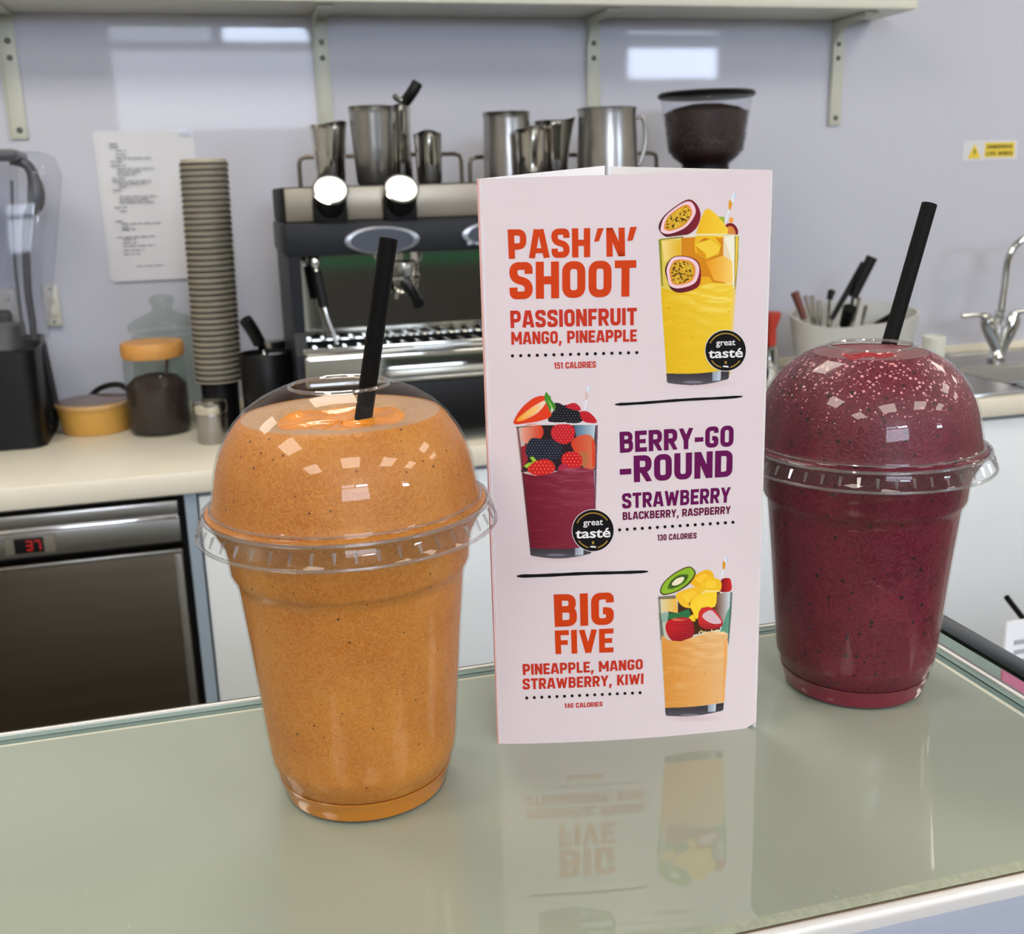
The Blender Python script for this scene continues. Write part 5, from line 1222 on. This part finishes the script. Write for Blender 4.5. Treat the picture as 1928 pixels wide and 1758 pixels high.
# loose beans at the surface against the glass
bm_ = G(); r8 = np.random.default_rng(11)
for k in range(420):
    a = r8.uniform(0, 2*PI); t = r8.random(); z = zq(284)+(zq(212)-zq(284))*t; R = rq(69)+(rq(77)-rq(69))*t-.002
    if k > 330: R *= math.sqrt(r8.random()); z = zq(212)+(1-R/rq(77))*(zq(196)-zq(212))
    bm_.lathe([(0, -.0035), (.0028, -.002), (.0034, 0), (.0028, .002), (0, .0035)], (gx+R*math.cos(a), gy_+R*math.sin(a), z), 6, M=Matrix.Rotation(r8.uniform(0, PI), 4, 'X') @ Matrix.Rotation(r8.uniform(0, PI), 4, 'Y') @ Matrix.Scale(1.5, 4, (0, 0, 1)))
o = bm_.obj('coffee_beans', M['beans'], gr); o['kind'] = 'stuff'
G().lathe([(0, zq(184)), (rq(88), zq(184)), (rq(91), zq(179)), (rq(88), zq(174)), (rq(60), zq(172)), (0, zq(171))], (gx, gy_, 0), 64).obj('hopper_lid', M['black'], gr)
G().lathe([(rq(38), zq(330)), (rq(44), zq(326)), (rq(44), zq(312)), (rq(38), zq(308))], (gx, gy_, 0), 48).obj('collar', M['black'], gr)
g = G(); loft(g, [rounded(gx-.08, gx+.08, gy_-.13, gy_+.12, .03, ZW+.02), rounded(gx-.08, gx+.08, gy_-.11, gy_+.11, .03, ZW+.20), rounded(gx-.07, gx+.07, gy_-.10, gy_+.10, .03, zq(330))]); g.obj('body', M['black'], gr)
G().box((gx-.08, gy_-.2, ZW+.001), (gx+.08, gy_+.13, ZW+.022), bev=.006).obj('base', M['black_matt'], gr)
G().box((gx-.03, gy_-.17, ZW+.15), (gx+.03, gy_-.10, ZW+.21), bev=.01).obj('dosing_spout', M['steel'], gr)
G().tube([(gx, gy_-.12, ZW+.09), (gx-.025, gy_-.18, ZW+.10)], .004).obj('fork', M['chrome'], gr)

# ================================================================== sink, tap and washing-up
sink = thing('sink', 'stainless steel inset sink with drainer, right of the berry smoothie', 'sink', (2.1, 2.25, ZW))
sx0 = 1.37; sx1 = 2.9; s0 = 2.0; s1 = 2.50
zt_ = ZW+.005
g = G()
for a, b_ in (((sx0, s0), (SX0+.012, s1)), ((SX1-.012, s0), (sx1, s1)), ((SX0, s0), (SX1, SY0+.012)), ((SX0, SY1-.012), (SX1, s1))): g.box((*a, ZW+.0006), (*b_, zt_-.001))
g.obj('sink_top', M['steel'], sink, smooth=0)
g = G(); e = .010
g.box((sx0-e, s0-e, ZW+.0006), (sx1, s0, zt_+.002), bev=.002); g.box((sx0-e, s1, ZW+.0006), (sx1, s1+e, zt_+.002), bev=.002); g.box((sx0-e, s0, ZW+.0006), (sx0, s1, zt_+.002), bev=.002)
g.obj('raised_rim', M['chrome'], sink)
g = G(); loft(g, [rounded(SX0+.01, SX1-.01, SY0+.01, SY1-.01, .05, zt_), rounded(SX0+.016, SX1-.016, SY0+.016, SY1-.016, .05, zt_-.012), rounded(SX0+.03, SX1-.03, SY0+.03, SY1-.03, .05, zt_-.13), rounded(SX0+.08, SX1-.08, SY0+.08, SY1-.08, .04, zt_-.14)], cap0=False)
g.obj('bowl', M['steel'], sink)
for k in range(9):
    yy = s0+.05+k*.044; G().box((sx0+.05, yy, zt_-.0012), (SX0-.06, yy+.012, zt_+.0014), bev=.001).obj('drainer_rib', M['steel'], sink)
# tap
tx, ty = base_at(1882, 684); ty += .015
tap = thing('mixer_tap', 'chrome swan-neck mixer tap with two lever handles at the sink', 'tap', (tx, ty, ZW))
tz = lambda px, py: (at(px, py, ty)[0], ty, at(px, py, ty)[1])
G().lathe([(0, .004), (.024, .004), (.024, .012), (.017, .018), (.014, .03), (.013, .045), (0, .05)], (tx, ty, ZW+.002), 32).obj('base', M['chrome'], tap)
c0_ = np.array(tz(1881, 672)); 
for s, top in ((-1, tz(1858, 602)), (1, tz(1908, 597))):
    b1 = np.array(top); P = [c0_+(b1-c0_)*t for t in (0, .3, .6, .85, 1.0)]
    ar = G().tube(P, .01, 18, rr=[.011, .014, .019, .021, .020]).obj('valve_body', M['chrome'], tap)
    d = (b1-c0_)/np.linalg.norm(b1-c0_); G().tube([b1, b1+d*.012], .015, 16).obj('valve_cap', M['chrome'], ar)
    hp = b1+d*.014; G().tube([hp, hp+np.array([s*.035, -.004, .002]), hp+np.array([s*.075, -.006, .002])], .0062, 10, rr=[.007, .006, .0058]).obj('lever', M['chrome'], ar)
nk = [tz(1879, 640), tz(1882, 590), tz(1887, 540), tz(1891, 492), tz(1903, 462), tz(1925, 446), tz(1955, 444), tz(1980, 462), tz(1988, 490)]
nk = [(a, b_-.004*i, c_) for i, (a, b_, c_) in enumerate(nk)]
G().tube(arc(nk, 7), .0092, 20).obj('swan_neck', M['chrome'], tap)
G().lathe([(.012, 0), (.0135, .002), (.0135, .016), (.010, .02)], (nk[1][0]-.0005, ty-.002, nk[1][2]-.01), 24).obj('neck_collar', M['chrome'], tap)
# cutlery caddy
cy_ = 2.30; cxl = at(1489, 620, cy_)[0]; cxr = at(1722, 640, cy_)[0]; cxm = (cxl+cxr)/2; cw = (cxr-cxl)/2
ct = at(1500, 596, cy_)[1]; cbz = ZW+.007
cad = thing('cutlery_caddy', 'off-white oval caddy full of cutlery behind the berry smoothie', 'caddy', (cxm, cy_, cbz))
def tub(k, dz0, dz1):
    lo = []
    for (f, z) in ((k*.80, cbz+dz0), (k*.92, cbz+(ct-cbz)*.5), (k, ct)):
        L_ = []
        for i in range(48):
            a = 2*PI*i/48; zz = z
            if z == ct: zz = z - .045*max(0, -math.sin(a))**1.5*(.4+.6*max(0, math.cos(a-2.4)+.6)) + .02*max(0, math.sin(a))
            L_.append((cxm+cw*f*math.cos(a), cy_+.085*f*math.sin(a), zz))
        lo.append(L_)
    return lo
A_, B_ = tub(1.0, 0, 0), tub(.955, .004, 0)
g = G(); loft(g, A_+list(reversed(B_))); g.obj('tub', M['ceramic'], cad)
def utensil(name, label, P, parts, group='cutlery standing in the caddy', cat='utensil'):
    t = thing(name, label, cat, P, group)
    for nm, pts, r, m, rr in parts: G().tube(pts, r, 12, rr=rr).obj(nm, M[m], t)
    return t
def yp(px, py, Y): return tuple(float(v) for v in ony(px, py, Y))
bz = cbz+.012
def foot(x, dy=0): return (x, cy_+dy, bz)
def knife(label, top, low, Y0, hr, m='black', nm='kitchen_knife', fx_=None):
    a, b_ = np.array(yp(*top, Y0)), np.array(yp(*low, cy_-.01)); fx_ = fx_ if fx_ is not None else cxm
    f_ = np.array([max(min(b_[0]+(b_[0]-a[0])*.35, cxm+cw*.6), cxm-cw*.6), cy_-.005, bz+.01])
    t = thing(nm, label, 'knife' if 'knife' in nm else 'utensil', tuple(f_), 'cutlery standing in the caddy')
    G().tube([a, a*.6+b_*.4, b_], hr, 12, rr=[hr*1.1, hr, hr*.85]).obj('handle', M[m], t); G().tube([b_, f_], hr*.4, 8).obj('blade', M['jug'], t)
knife('tall black-handled knife in the caddy, reaching highest', (1642, 484), (1606, 560), 2.28, .0125)
knife('thinner black handle in the caddy just left of the tallest knife', (1626, 496), (1566, 600), 2.31, .0075)
knife('short black-handled peeler standing in the middle of the caddy', (1566, 549), (1562, 562), 2.30, .0085, nm='peeler')
knife('brown wooden-handled knife leaning at the left of the caddy', (1496, 550), (1514, 600), 2.30, .0095, 'brown')
knife('dark handle low in the caddy at right, sloping down left', (1684, 592), (1648, 612), 2.26, .008)
knife('dark curved tongs in the middle of the caddy', (1600, 580), (1590, 612), 2.26, .015)
for k, (a, b_) in enumerate((((1516, 556), (1530, 605)), ((1528, 556), (1536, 606)), ((1541, 565), (1544, 610)), ((1618, 560), (1606, 606)), ((1630, 575), (1622, 612)))):
    knife(['steel fork nearest the wooden handle in the caddy', 'steel spoon second from the wooden handle', 'steel spoon third from the wooden handle, slightly shorter', 'steel handle right of the black knives in the caddy', 'rightmost steel spoon handle in the caddy'][k], a, b_, 2.29, .005, 'jug', ['fork', 'spoon', 'spoon', 'fork', 'spoon'][k])
# red-handled brush
rx, rz = at(1452, 664, 2.27)
rb_ = thing('washing_brush', 'red-handled brush beside the right edge of the sign', 'brush', (rx, 2.27, ZW+.007))
zr = lambda py: at(1454, py, 2.27)[1]
G().lathe([(0, zr(650)), (.013, zr(650)), (.014, zr(640)), (.013, zr(620)), (.019, zr(606)), (.023, zr(594)), (.022, zr(587)), (0, zr(585))], (rx-.004, 2.27, 0), 24).obj('handle', M['red'], rb_)
G().lathe([(0, ZW+.007), (.024, ZW+.007), (.026, ZW+.015), (.02, zr(656)), (.012, zr(650)), (0, zr(650))], (rx-.004, 2.27, 0), 24).obj('steel_head', M['chrome'], rb_)
# white beaker
wx, wy = at(1756, 680, 2.24)[0], 2.24
wc = thing('white_beaker', 'plain white plastic beaker right of the cutlery caddy', 'beaker', (wx, wy, ZW+.007)); R = rad(wx, wy, -.2, 21); hh = at(1756, 633, wy)[1]-ZW-.007
G().lathe([(0, 0), (R*.86, 0), (R*.9, .003), (R, hh), (R*.96, hh+.001), (R*.86, .006), (0, .005)], (wx, wy, ZW+.007), 40).obj('beaker', mat('beaker_white', (226, 226, 214), .4), wc)
